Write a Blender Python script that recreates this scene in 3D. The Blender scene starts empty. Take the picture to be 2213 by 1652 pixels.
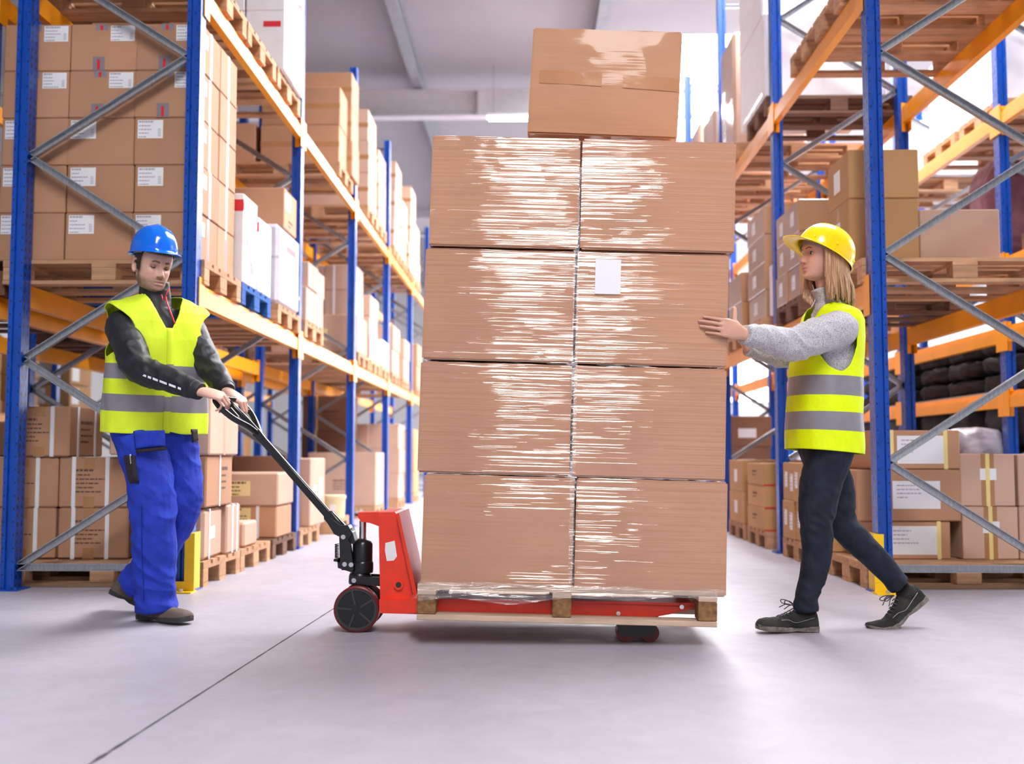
import bpy, bmesh, math, random
import numpy as np
from mathutils import Vector, Matrix, noise, Euler
random.seed(7)
C = bpy.context.scene.collection
SC = bpy.context.scene
V = Vector
PI = math.pi

# ------------------------------------------------------------------ camera geometry (measured from the place)
FPX, CX, CY, CAMH = 2333.0, 1106.5, 826.0, 0.77
TH = math.atan(159 / FPX)
YA = math.atan(43.5 / FPX)

def P(px, py, Y):
    """point of the depth plane Y (metres down the aisle) seen along a sight line"""
    a = (px - CX) / FPX; b = (CY - py) / FPX
    fw = math.cos(TH) - b * math.sin(TH); up = math.sin(TH) + b * math.cos(TH)
    wx = a * math.cos(YA) - fw * math.sin(YA); wy = a * math.sin(YA) + fw * math.cos(YA)
    t = Y / wy
    return V((wx * t, wy * t, CAMH + up * t))

cam = bpy.data.cameras.new('camera'); camo = bpy.data.objects.new('camera', cam); C.objects.link(camo)
cam.sensor_width = 36; cam.lens = FPX * 36 / 2213
camo.location = (0, 0, CAMH); camo.rotation_euler = (PI / 2 + TH, 0, YA)
cam.clip_start = 0.05; cam.clip_end = 200
cam.dof.use_dof = True; cam.dof.focus_distance = 4.7; cam.dof.aperture_fstop = 1.9
SC.camera = camo
vs = SC.view_settings
SC.display_settings.display_device = 'sRGB'
vs.view_transform = 'Standard'; vs.look = 'None'; vs.gamma = 1; vs.use_curve_mapping = False
vs.exposure = 0.16
cy_ = SC.cycles
cy_.max_bounces = 6; cy_.diffuse_bounces = 3; cy_.glossy_bounces = 3; cy_.transmission_bounces = 2; cy_.transparent_max_bounces = 8
cy_.caustics_reflective = False; cy_.caustics_refractive = False; cy_.adaptive_threshold = 0.03; cy_.use_denoising = True

# ------------------------------------------------------------------ object helpers
def setp(o, label=None, cat=None, group=None, kind=None):
    if label: o['label'] = label
    if cat: o['category'] = cat
    if group: o['group'] = group
    if kind: o['kind'] = kind
    return o

def empty(name, loc=(0, 0, 0), rotz=0.0, label=None, cat=None, group=None):
    o = bpy.data.objects.new(name, None); C.objects.link(o)
    o.location = loc; o.rotation_euler = (0, 0, rotz); o.empty_display_size = 0.1
    return setp(o, label, cat, group)

def link(name, me, parent=None, loc=(0, 0, 0)):
    o = bpy.data.objects.new(name, me); C.objects.link(o)
    o.parent = parent; o.location = loc
    return o

class MB:
    def __init__(s): s.v = []; s.f = []; s.m = []
    def add(s, vs_, fs, mat=0):
        n = len(s.v); s.v += [tuple(p) for p in vs_]
        for f in fs: s.f.append(tuple(i + n for i in f)); s.m.append(mat)
        return s
    def merge(s, o, M=None, mat=None):
        n = len(s.v)
        s.v += [tuple(M @ V(p)) for p in o.v] if M else list(o.v)
        for f, k in zip(o.f, o.m): s.f.append(tuple(i + n for i in f)); s.m.append(k if mat is None else mat)
        return s
    def box(s, lo, hi, mat=0, M=None):
        x0, y0, z0 = lo; x1, y1, z1 = hi
        p = [(x0,y0,z0),(x1,y0,z0),(x1,y1,z0),(x0,y1,z0),(x0,y0,z1),(x1,y0,z1),(x1,y1,z1),(x0,y1,z1)]
        if M: p = [tuple(M @ V(q)) for q in p]
        return s.add(p, [(0,3,2,1),(4,5,6,7),(0,1,5,4),(1,2,6,5),(2,3,7,6),(3,0,4,7)], mat)
    def cbox(s, lo, hi, b=0.004, mat=0, M=None):
        """box with chamfered edges and corners"""
        lo = V(lo); hi = V(hi); idx = {}; p = []
        for cx in (0, 1):
            for cy in (0, 1):
                for cz in (0, 1):
                    c = V((hi.x if cx else lo.x, hi.y if cy else lo.y, hi.z if cz else lo.z))
                    s_ = (1 - 2 * cx, 1 - 2 * cy, 1 - 2 * cz)
                    for ax in range(3):      # vertex lying on the face normal to axis ax
                        q = c.copy()
                        for k in range(3):
                            if k != ax: q[k] += s_[k] * b
                        idx[(cx, cy, cz, ax)] = len(p); p.append(q)
        F = []
        for ax in range(3):
            u, w = [k for k in range(3) if k != ax]
            for e in (0, 1):
                q = []
                for a, b_ in ((0,0),(1,0),(1,1),(0,1)):
                    c = [0,0,0]; c[ax] = e; c[u] = a; c[w] = b_
                    q.append(idx[(*c, ax)])
                F.append(q)
        for ax in range(3):                   # edges parallel to axis ax
            u, w = [k for k in range(3) if k != ax]
            for a in (0, 1):
                for b_ in (0, 1):
                    c0 = [0,0,0]; c1 = [0,0,0]; c1[ax] = 1
                    c0[u] = c1[u] = a; c0[w] = c1[w] = b_
                    F.append([idx[(*c0, u)], idx[(*c1, u)], idx[(*c1, w)], idx[(*c0, w)]])
        for cx in (0, 1):
            for cy in (0, 1):
                for cz in (0, 1): F.append([idx[(cx, cy, cz, k)] for k in range(3)])
        cen = (lo + hi) / 2
        G = []
        for f in F:
            a, b_, c = p[f[0]], p[f[1]], p[f[2]]
            nrm = (b_ - a).cross(c - a); mid = sum((p[i] for i in f), V()) / len(f)
            G.append(f if nrm.dot(mid - cen) > 0 else f[::-1])
        if M: p = [M @ q for q in p]
        return s.add(p, G, mat)
    def tube(s, pts, rad, n=12, mat=0, up=None, cap=True, power=2.0):
        """loft of (super)elliptic rings along pts; rad items are r or (ra, rb), ra across `up`"""
        pts = [V(p) for p in pts]; K = len(pts); base = len(s.v)
        ref = V(up) if up is not None else None
        prev = None
        for i, p in enumerate(pts):
            t = (pts[min(i + 1, K - 1)] - pts[max(i - 1, 0)]).normalized()
            if ref is not None: a = t.cross(ref)
            elif prev is None: a = t.cross(V((0, 0, 1)) if abs(t.z) < .9 else V((0, 1, 0)))
            else: a = prev - t * prev.dot(t)
            if a.length < 1e-6: a = t.cross(V((1, 0, 0)))
            a.normalize(); prev = a; b = t.cross(a).normalized()
            r = rad[i] if isinstance(rad, (list, tuple)) else rad
            ra, rb = r if isinstance(r, (list, tuple)) else (r, r)
            for k in range(n):
                w = 2 * PI * k / n; c, q = math.cos(w), math.sin(w)
                if power != 2.0:
                    c = math.copysign(abs(c) ** (2 / power), c); q = math.copysign(abs(q) ** (2 / power), q)
                s.v.append(tuple(p + a * (ra * c) + b * (rb * q)))
        for i in range(K - 1):
            for k in range(n):
                k2 = (k + 1) % n
                s.f.append((base + i*n + k, base + i*n + k2, base + (i+1)*n + k2, base + (i+1)*n + k)); s.m.append(mat)
        if cap:
            s.f.append(tuple(base + k for k in reversed(range(n)))); s.m.append(mat)
            s.f.append(tuple(base + (K-1)*n + k for k in range(n))); s.m.append(mat)
        return s
    def ball(s, c, r, M=None, n=14, mat=0):
        """ellipsoid, r = (rx, ry, rz)"""
        c = V(c); r = r if isinstance(r, (tuple, list)) else (r, r, r); base = len(s.v); m = n // 2
        for i in range(1, m):
            a = PI * i / m
            for k in range(n):
                w = 2 * PI * k / n
                q = V((r[0]*math.sin(a)*math.cos(w), r[1]*math.sin(a)*math.sin(w), r[2]*math.cos(a)))
                s.v.append(tuple(c + (M @ q if M else q)))
        for e in (1, -1):
            q = V((0, 0, r[2]*e)); s.v.append(tuple(c + (M @ q if M else q)))
        t = base + (m-1)*n
        for i in range(m - 2):
            for k in range(n):
                k2 = (k+1) % n
                s.f.append((base+i*n+k, base+(i+1)*n+k, base+(i+1)*n+k2, base+i*n+k2)); s.m.append(mat)
        for k in range(n):
            k2 = (k+1) % n
            s.f.append((t, base+k, base+k2)); s.m.append(mat)
            s.f.append((t+1, base+(m-2)*n+k2, base+(m-2)*n+k)); s.m.append(mat)
        return s
    def prism(s, poly, a, b, mat=0, axis='y'):
        """polygon extruded along an axis: poly in (x,z) for axis y, (x,y) for z, (y,z) for x"""
        def pt(u, w, t): return {'y': (u, t, w), 'z': (u, w, t), 'x': (t, u, w)}[axis]
        n = len(poly); vs_ = [pt(u, w, a) for u, w in poly] + [pt(u, w, b) for u, w in poly]
        area = sum(poly[i][0]*poly[(i+1)%n][1] - poly[(i+1)%n][0]*poly[i][1] for i in range(n))
        fl = (area > 0) == (axis == 'y')
        if (b < a): fl = not fl
        fs = [tuple(range(n)), tuple(range(2*n-1, n-1, -1))] + [(i, i+n, (i+1)%n+n, (i+1)%n) for i in range(n)]
        if not fl: fs = [f[::-1] for f in fs]
        return s.add(vs_, fs, mat)
    def cyl(s, a, b, r, n=20, mat=0): return s.tube([a, b], [r, r], n, mat)
    def mesh(s, name, mats, smooth=False, off=(0, 0, 0)):
        me = bpy.data.meshes.new(name)
        vv = s.v if not any(off) else [(x-off[0], y-off[1], z-off[2]) for x, y, z in s.v]
        me.from_pydata(vv, [], s.f)
        for m in (mats if isinstance(mats, (list, tuple)) else [mats]): me.materials.append(m)
        me.polygons.foreach_set('material_index', s.m)
        if smooth:
            me.polygons.foreach_set('use_smooth', [True] * len(me.polygons))
        me.update()
        return me

def bend_smooth(me, ang=40):
    me.polygons.foreach_set('use_smooth', [True] * len(me.polygons))
    try: me.set_sharp_from_angle(angle=math.radians(ang))
    except Exception: pass
    return me

def part(name, mb, mats, parent=None, smooth=None, world=True, loc=(0, 0, 0)):
    """one mesh object; with world=True the vertices are world points and the parent's place is taken off"""
    off = parent.matrix_basis.translation if (parent is not None and world) else V()
    if parent is not None and world and parent.parent is not None: off = off + parent.parent.location
    me = mb.mesh(name, mats, off=tuple(off))
    if smooth: bend_smooth(me, smooth)
    return link(name, me, parent, loc)

# ------------------------------------------------------------------ node helpers
def srgb(r, g, b):
    f = lambda c: (c/255/12.92) if c/255 <= .04045 else ((c/255+.055)/1.055)**2.4
    return (f(r), f(g), f(b), 1)

class NT:
    """tiny wrapper for node trees"""
    def __init__(s, mat):
        mat.use_nodes = True; s.t = mat.node_tree; s.t.nodes.clear()
        s.out = s.t.nodes.new('ShaderNodeOutputMaterial')
    def n(s, typ, **kw):
        nd = s.t.nodes.new(typ)
        for k, v in kw.items():
            if k.startswith('i_'):
                key = k[2:]; key = int(key) if key.isdigit() else key.replace('_', ' ')
                s.set(nd.inputs[key], v)
            else: setattr(nd, k, v)
        return nd
    def set(s, inp, v):
        if hasattr(v, 'is_linked') or isinstance(v, bpy.types.NodeSocket): s.t.links.new(v, inp)
        elif isinstance(v, bpy.types.Node): s.t.links.new(v.outputs[0], inp)
        else: inp.default_value = v
    def math(s, op, a, b=None, c=None, clamp=False):
        nd = s.n('ShaderNodeMath', operation=op, use_clamp=clamp)
        for i, v in enumerate((a, b, c)):
            if v is not None: s.set(nd.inputs[i], v)
        return nd.outputs[0]
    def mix(s, f, a, b, blend='MIX'):
        nd = s.n('ShaderNodeMix', data_type='RGBA', blend_type=blend)
        s.set(nd.inputs[0], f); s.set(nd.inputs[6], a); s.set(nd.inputs[7], b)
        return nd.outputs[2]
    def coord(s, which='Object', scale=(1, 1, 1), rot=(0, 0, 0), loc=(0, 0, 0)):
        tc = s.n('ShaderNodeTexCoord'); mp = s.n('ShaderNodeMapping')
        s.set(mp.inputs[0], tc.outputs[which]); mp.inputs['Scale'].default_value = scale
        mp.inputs['Rotation'].default_value = rot; mp.inputs['Location'].default_value = loc
        return mp.outputs[0]
    def noise(s, co, scale=5, detail=3, rough=.5, dist=0):
        nd = s.n('ShaderNodeTexNoise'); s.set(nd.inputs['Vector'], co)
        nd.inputs['Scale'].default_value = scale; nd.inputs['Detail'].default_value = detail
        nd.inputs['Roughness'].default_value = rough; nd.inputs['Distortion'].default_value = dist
        return nd.outputs[0]
    def ramp(s, f, stops):
        nd = s.n('ShaderNodeValToRGB'); s.set(nd.inputs[0], f); e = nd.color_ramp.elements
        while len(e) < len(stops): e.new(.5)
        for k, (p, c) in enumerate(stops):
            e[k].position = p; e[k].color = c if isinstance(c, tuple) else (c, c, c, 1)
        return nd.outputs[0]
    def bump(s, h, strength=.3, dist=.01, normal=None):
        nd = s.n('ShaderNodeBump'); s.set(nd.inputs['Height'], h)
        nd.inputs['Strength'].default_value = strength; nd.inputs['Distance'].default_value = dist
        if normal is not None: s.set(nd.inputs['Normal'], normal)
        return nd.outputs[0]
    def pbsdf(s, col, rough=.5, metal=0., spec=.5, **kw):
        nd = s.n('ShaderNodeBsdfPrincipled')
        s.set(nd.inputs['Base Color'], col); s.set(nd.inputs['Roughness'], rough)
        nd.inputs['Metallic'].default_value = metal; nd.inputs['Specular IOR Level'].default_value = spec
        for k, v in kw.items(): s.set(nd.inputs[k.replace('_', ' ')], v)
        s.t.links.new(nd.outputs[0], s.out.inputs[0]); return nd

def lin(c, k): return (min(c[0]*k, 1), min(c[1]*k, 1), min(c[2]*k, 1), 1)

def simple(name, col, rough=.5, metal=0., spec=.5, var=.12, scale=8, aniso=(1, 1, 1), bump=0., bscale=60, detail=3, **kw):
    m = bpy.data.materials.new(name); t = NT(m)
    co = t.coord('Object', aniso)
    f = t.noise(co, scale, detail)
    c = t.ramp(f, [(.3, lin(col, 1 - var)), (.7, lin(col, 1 + var))])
    b = {}
    if bump: b['Normal'] = t.bump(t.noise(co, bscale, 3), bump, .004)
    t.pbsdf(c, rough, metal, spec, **b, **kw)
    return m

def emis(name, col, s):
    m = bpy.data.materials.new(name); t = NT(m)
    e = t.n('ShaderNodeEmission'); e.inputs[0].default_value = (*col, 1); e.inputs[1].default_value = s
    t.t.links.new(e.outputs[0], t.out.inputs[0]); return m

MT = {}
def cardboard(name, col, film=0.0, streak=0.0, var=.08):
    m = bpy.data.materials.new(name); t = NT(m)
    co = t.coord('Object')
    geo = t.n('ShaderNodeObjectInfo')
    big = t.noise(co, 2.3, 2); fib = t.noise(t.coord('Object', (2, 2, 90)), 3, 2)
    c = t.ramp(big, [(.3, lin(col, 1 - var)), (.7, lin(col, 1 + var))])
    c = t.mix(t.math('MULTIPLY', fib, .22), c, lin(col, .72))
    rnd = t.math('MULTIPLY_ADD', geo.outputs['Random'], .16, .92)
    c = t.mix(1.0, c, t.n('ShaderNodeCombineColor', i_0=rnd, i_1=rnd, i_2=rnd).outputs[0], 'MULTIPLY')
    nb = t.bump(t.noise(t.coord('Object', (1, 1, 14)), 4, 3), .25, .004)
    kw = dict(Normal=nb)
    if film:
        # creased film: long thin near-horizontal ridges; two sets at slightly different slants
        def oc(sc, rot, ph):
            c_ = t.coord('Object', sc, rot, ph); add = t.n('ShaderNodeVectorMath', operation='ADD'); t.set(add.inputs[0], c_)
            cc = t.n('ShaderNodeCombineXYZ'); rv = t.math('MULTIPLY', geo.outputs['Random'], 37.); t.set(cc.inputs[0], rv); t.set(cc.inputs[2], t.math('MULTIPLY', rv, 2.3)); t.set(add.inputs[1], cc.outputs[0]); return add.outputs[0]
        k1 = t.noise(oc((.42, 1.5, 37), (0, .035, 0), (0, 0, 0)), 1.6, 3, .55, .1)
        k2 = t.noise(oc((.5, 1.5, 44), (0, -.11, 0), (3, 0, 5)), 1.3, 3, .55, .1)
        sel = t.ramp(t.noise(oc((1.2, 1, 1.6), (0, 0, 0), (9, 2, 4)), 1.4, 2), [(.44, 0.), (.54, 1.)])
        k = t.n('ShaderNodeMix', data_type='FLOAT', i_0=sel, i_2=k1, i_3=k2).outputs[0]
        calm = t.ramp(t.noise(oc((1, 1, 2.2), (0, 0, 0), (1, 7, 2)), 1.9, 3), [(.30, .35), (.50, 1.)])
        kb = t.math('MULTIPLY', k, calm)
        nrm = t.bump(kb, 1.0, streak)
        kw['Coat Weight'] = film; kw['Coat Roughness'] = .05; kw['Coat Normal'] = nrm; kw['Coat IOR'] = 1.85
    t.pbsdf(c, .72, 0, .3, **kw)
    return m

def wood(name, col, var=.3, axis=0):
    m = bpy.data.materials.new(name); t = NT(m)
    sc = [14, 14, 14]; sc[axis] = 1.2
    co = t.coord('Object', tuple(sc)); info = t.n('ShaderNodeObjectInfo')
    f = t.noise(co, 2.5, 5, .6, .4)
    c = t.ramp(f, [(.25, lin(col, 1 - var)), (.5, col), (.78, lin(col, 1 + var * .6))])
    st = t.noise(t.coord('Object'), 5, 3)
    c = t.mix(t.ramp(st, [(.5, 0.), (.75, .45)]), c, lin(col, .45))
    rnd = t.math('MULTIPLY_ADD', info.outputs['Random'], .3, .85)
    c = t.mix(1.0, c, t.n('ShaderNodeCombineColor', i_0=rnd, i_1=rnd, i_2=rnd).outputs[0], 'MULTIPLY')
    t.pbsdf(c, .75, 0, .25, Normal=t.bump(f, .3, .003))
    return m

def perforated(name, col):
    """glossy blue paint with punched holes along the uprights (local coordinates of one upright)"""
    m = bpy.data.materials.new(name); t = NT(m)
    tc = t.n('ShaderNodeTexCoord'); sp = t.n('ShaderNodeSeparateXYZ'); t.set(sp.inputs[0], tc.outputs['Object'])
    sn = t.n('ShaderNodeSeparateXYZ'); t.set(sn.inputs[0], tc.outputs['Normal'])
    x, y, z = sp.outputs
    def spots(u, off, pitch, ru, rz, ph=0.):
        fz = t.math('SUBTRACT', t.math('FRACT', t.math('ADD', t.math('DIVIDE', z, pitch), ph)), .5)
        a = t.math('DIVIDE', t.math('SUBTRACT', t.math('ABSOLUTE', u), off), ru)
        b = t.math('DIVIDE', t.math('MULTIPLY', fz, pitch), rz)
        d = t.math('ADD', t.math('MULTIPLY', a, a), t.math('MULTIPLY', b, b))
        return t.math('LESS_THAN', d, 1.)
    side = t.math('GREATER_THAN', t.math('ABSOLUTE', sn.outputs[0]), .7)
    face = t.math('GREATER_THAN', t.math('ABSOLUTE', sn.outputs[1]), .7)
    h = t.math('ADD', t.math('MULTIPLY', side, spots(y, .025, .05, .008, .014)), t.math('MULTIPLY', face, spots(x, .029, .075, .0045, .0055, .3)), None, True)
    wear = t.noise(t.coord('Object', (14, 14, 3)), 4, 4, .6)
    f = t.noise(t.coord('Object', (4, 4, 1)), 3, 3)
    c = t.ramp(f, [(.3, lin(col, .85)), (.7, lin(col, 1.15))])
    c = t.mix(t.ramp(wear, [(.72, 0.), (.78, .5)]), c, (.35, .4, .5, 1))
    c = t.mix(h, c, (.004, .006, .012, 1))
    t.pbsdf(c, t.ramp(wear, [(.3, .22), (.8, .5)]), 0, .5)
    return m

M_CARD = cardboard('cardboard brown', srgb(186, 140, 108))
M_CARDY = cardboard('cardboard ochre', srgb(190, 146, 98))
M_CARDP = cardboard('cardboard pale', srgb(205, 170, 148))
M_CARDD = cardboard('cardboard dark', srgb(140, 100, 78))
M_CARDW = cardboard('cardboard wrapped', srgb(186, 142, 104), .9, .002)
M_CARDPW = cardboard('cardboard pale wrapped', srgb(200, 165, 145), .9, .002)
M_HERO = cardboard('cardboard under stretch film', srgb(190, 138, 104), 1.0, .0105)
M_HEROT = cardboard('cardboard top carton', srgb(196, 146, 112), .10, .0008)
M_WHITE = simple('white carton', (.80, .79, .82, 1), .45, var=.04)
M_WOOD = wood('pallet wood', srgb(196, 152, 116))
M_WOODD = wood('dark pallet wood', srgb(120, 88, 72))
M_WOODB = wood('blue painted pallet wood', srgb(38, 92, 170), .15)
M_BLOCK = simple('pressed wood block', srgb(136, 98, 62), .85, var=.45, scale=42, detail=4, bump=.5, bscale=80)
M_BLUE = perforated('blue upright paint', srgb(2, 70, 170))
M_BLUEP = simple('blue plate paint', srgb(2, 70, 170), .35)
M_ORANGE = simple('orange beam paint', srgb(248, 160, 8), .32, var=.08, scale=3)
M_YELLOW = simple('yellow guard paint', srgb(250, 205, 5), .4, var=.05, bump=.05)
M_GALV = simple('galvanised steel', (.42, .44, .48, 1), .38, .75, var=.18, scale=14, aniso=(6, 6, 1))
M_STEEL = simple('bright steel', (.62, .62, .64, 1), .2, .95, var=.08)
M_BLACK = simple('black steel paint', (.008, .008, .010, 1), .3, var=.2)
M_RUBBER = simple('black rubber', (.018, .018, .02, 1), .6, var=.2)
M_RED = simple('red jack paint', srgb(230, 56, 30), .35, var=.12, scale=9, bump=.04)
M_DRED = simple('dark red tyre', srgb(110, 22, 26), .4)
M_PAPER = simple('paper label', (.82, .82, .84, 1), .6, var=.03)
M_PAPERY = simple('cream label', srgb(238, 222, 160), .6, var=.03)
M_INKL = simple('faint label print', (.42, .40, .44, 1), .7, var=.1)
M_INK = simple('printing ink', (.05, .045, .05, 1), .7, var=.1)
M_INKB = simple('brown box print', srgb(96, 68, 58), .8, var=.2, scale=40)
M_TAPE = simple('brown packing tape', srgb(176, 128, 84), .22, var=.06)
M_GTAPE = simple('grey tape', srgb(136, 128, 136), .35, var=.1)
M_RTAPE = simple('red tape mark', srgb(214, 40, 48), .4, var=.05)
M_STRAP = simple('white strapping', (.78, .78, .82, 1), .35, var=.04)
M_STRAPY = simple('yellow strapping', srgb(238, 216, 140), .35, var=.04)
M_GREEN = simple('green sticker', srgb(60, 190, 150), .5)
M_DARKFAB = simple('black textile', (.016, .014, .018, 1), .8, var=.4, scale=14)
M_BURG = simple('burgundy textile', srgb(104, 58, 66), .75, var=.25, scale=10)
def film_mat(name, op):
    m = bpy.data.materials.new(name); t = NT(m)
    co = t.coord('Object', (1.2, 1.2, 30)); k = t.noise(co, 2, 4, .6, .5)
    nb = t.bump(k, 1., .012)
    tr = t.n('ShaderNodeBsdfTransparent'); gl = t.n('ShaderNodeBsdfGlossy'); gl.inputs['Roughness'].default_value = .12
    t.set(gl.inputs['Normal'], nb)
    df = t.n('ShaderNodeBsdfDiffuse'); df.inputs[0].default_value = (.8, .78, .82, 1)
    mx = t.n('ShaderNodeMixShader'); mx.inputs[0].default_value = .45
    t.t.links.new(gl.outputs[0], mx.inputs[1]); t.t.links.new(df.outputs[0], mx.inputs[2])
    m2 = t.n('ShaderNodeMixShader'); t.set(m2.inputs[0], t.ramp(k, [(.35, op * .5), (.75, min(1, op * 1.6))]))
    t.t.links.new(tr.outputs[0], m2.inputs[1]); t.t.links.new(mx.outputs[0], m2.inputs[2])
    t.t.links.new(m2.outputs[0], t.out.inputs[0])
    return m
M_FILM = film_mat('stretch film', .16)
M_FILMW = film_mat('milky film', .6)
# ================================================================== SETTING
def concrete():
    m = bpy.data.materials.new('polished concrete'); t = NT(m)
    co = t.coord('Object')
    a = t.noise(co, .9, 5, .62); b = t.noise(t.coord('Object', (1, 1, 1), (0, 0, .4)), 6, 5, .65, .6)
    c = t.ramp(a, [(.28, (.345, .33, .385, 1)), (.72, (.45, .43, .49, 1))])
    c = t.mix(t.ramp(b, [(.35, .32), (.58, 0.)]), c, (.36, .33, .36, 1))
    scr = t.noise(t.coord('Object', (3, 40, 1), (0, 0, .9)), 2.2, 4, .7, 1.2)
    c = t.mix(t.ramp(scr, [(.70, 0.), (.80, .16)]), c, (.28, .25, .27, 1))
    sp = t.noise(co, 38, 2)
    c = t.mix(t.ramp(sp, [(.3, .12), (.38, 0.)]), c, (.25, .23, .25, 1))
    r = t.ramp(b, [(.3, .5), (.7, .36)])
    t.pbsdf(c, r, 0, .32, Normal=t.bump(b, .06, .003))
    return m
M_FLOOR = concrete()
fl = MB().box((-16, -14, -.2), (12, 46, 0)); o = link('floor', fl.mesh('floor', M_FLOOR)); setp(o, kind='structure')
# saw-cut joint in the slab: a shallow dark filled strip, with a ragged edge
j = MB(); random.seed(3)
x0, y0, x1, y1 = -1.118, 2.4, -.985, 5.9
N = 70; top = []
for i in range(N + 1):
    s = i / N; xx = x0 + (x1 - x0) * s; w = .0042 + .0022 * noise.noise((s * 40, 1, 2)) + (.004 if s < .16 and noise.noise((s * 90, 5, 2)) > .1 else 0)
    top.append((xx - w, y0 + (y1 - y0) * s)); 
    top.append((xx + w, y0 + (y1 - y0) * s))
for i in range(N):
    a, b, c, d = top[2*i], top[2*i+1], top[2*i+3], top[2*i+2]
    j.add([(a[0], a[1], .0006), (b[0], b[1], .0006), (c[0], c[1], .0006), (d[0], d[1], .0006)], [(0, 1, 2, 3)])
o = link('trim_1', j.mesh('joint', simple('dark joint filler', (.05, .045, .05, 1), .8))); setp(o, kind='structure')
M_CEIL = simple('grey ceiling sheet', (.33, .305, .32, 1), .6, var=.06, scale=.6)
M_CBEAM = simple('pale roof beam', (.62, .59, .61, 1), .5, var=.04)
M_PURL = simple('grey steel purlin', (.30, .31, .33, 1), .45, .3, var=.1)
M_WALL = simple('pale wall panel', (.62, .61, .62, 1), .6, var=.04)
M_SKY = emis('skylight glazing', (1, .985, 1.0), 22)
M_SKYF = emis('front skylight glazing', (1, .985, .99), 30)
M_WIN = emis('window daylight', (1, .99, 1.0), 7)
M_LAMP = emis('strip lamp tube', (1, .97, .95), 60)
ZC = 8.0
ce = MB()
for xa, xb in ((-16, -.3), (5.2, 12)): ce.box((xa, -14, ZC), (xb, 46, ZC + .15))
ce.box((-.3, -14, ZC), (1.35, -9, ZC + .15)); ce.box((-.3, .2, ZC), (1.35, 46, ZC + .15))
for ya, yb in ((-14, 6.0), (16.2, 18.2), (34, 46)): ce.box((1.35, ya, ZC), (5.2, yb, ZC + .15))
o = link('ceiling', ce.mesh('ceiling', M_CEIL)); setp(o, kind='structure')
k = 1
for xa, ya, xb, yb in ((1.35, 6.0, 5.2, 16.2), (1.35, 18.2, 5.2, 34), (-.3, -9, 1.25, .2)):
    w = MB().box((xa, ya, ZC + .02), (xb, yb, ZC + .08)); o = link('window_%d' % k, w.mesh('skylight', M_SKYF if xa < 0 else M_SKY)); setp(o, kind='structure'); k += 1
# roof steel: cross beams and purlins
def trim(n, mb, mat): o = link('trim_%d' % n, mb.mesh('trim', mat)); setp(o, kind='structure')
def ibeam_x(y, z0, z1, xa, xb):
    b = MB(); b.box((xa, y - .13, z0), (xb, y + .13, z0 + .035)); b.box((xa, y - .13, z1 - .035), (xb, y + .13, z1)); b.box((xa, y - .02, z0 + .03), (xb, y + .02, z1 - .03))
    for xs in (-4, -1.0, 2, 5): b.box((xs - .02, y - .12, z0 + .03), (xs + .02, y + .12, z1 - .03))
    return b
tn = 2
for y in (20.0, 31.0):
    trim(tn, ibeam_x(y, 7.14, 7.66, -16, 12), M_CBEAM); tn += 1
for x in (-6.5, -2.15, 1.13, 5.6):
    b = MB(); ys_ = .3 if x == 1.13 else -14; b.box((x - .09, ys_, 7.68), (x + .09, 46, 7.705)); b.box((x - .02, ys_, 7.70), (x + .02, 46, 7.98)); b.box((x - .08, ys_, 7.965), (x + .08, 46, 7.99))
    trim(tn, b, M_PURL); tn += 1
for nm, lo, hi in (('wall_back', (-16, 46, 0), (12, 46.2, 8.2)), ('wall_left', (-16.2, -14, 0), (-16, 46, 8.2)), ('wall_right', (12, -14, 0), (12.2, 46, 8.2))):
    o = link(nm, MB().box(lo, hi).mesh(nm, M_WALL)); setp(o, kind='structure')
# daylight windows: a high band and a low band along the right wall, and the end wall
def window(lo, hi, axis, nb):
    global k
    mb = MB(); mb.box(lo, hi); o = link('window_%d' % k, mb.mesh('window', M_WIN)); setp(o, kind='structure')
    fr = MB(); a = 1 if axis == 'x' else 0
    for i in range(nb + 1):
        c = lo[a] + (hi[a] - lo[a]) * i / nb
        l2 = list(lo); h2 = list(hi); l2[a] = c - .05; h2[a] = c + .05; q = 0 if axis == 'x' else 1
        l2[q] = lo[q] - .06; h2[q] = lo[q] - .002
        fr.box(l2, h2)
    for z in (lo[2], (lo[2] + hi[2]) / 2, hi[2]):
        q = 0 if axis == 'x' else 1; l2 = list(lo); h2 = list(hi); l2[2] = z - .05; h2[2] = z + .05; l2[q] = lo[q] - .06; h2[q] = lo[q] - .004
        fr.box(l2, h2)
    link('window_frame', fr.mesh('frame', M_PURL), o); k += 1
window((11.9, 8, .4), (11.99, 44, 3.1), 'x', 12)
window((11.9, 8, 4.2), (11.99, 44, 7.6), 'x', 12)
window((3.4, 45.9, 3.0), (11.5, 45.99, 7.7), 'y', 4)
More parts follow.
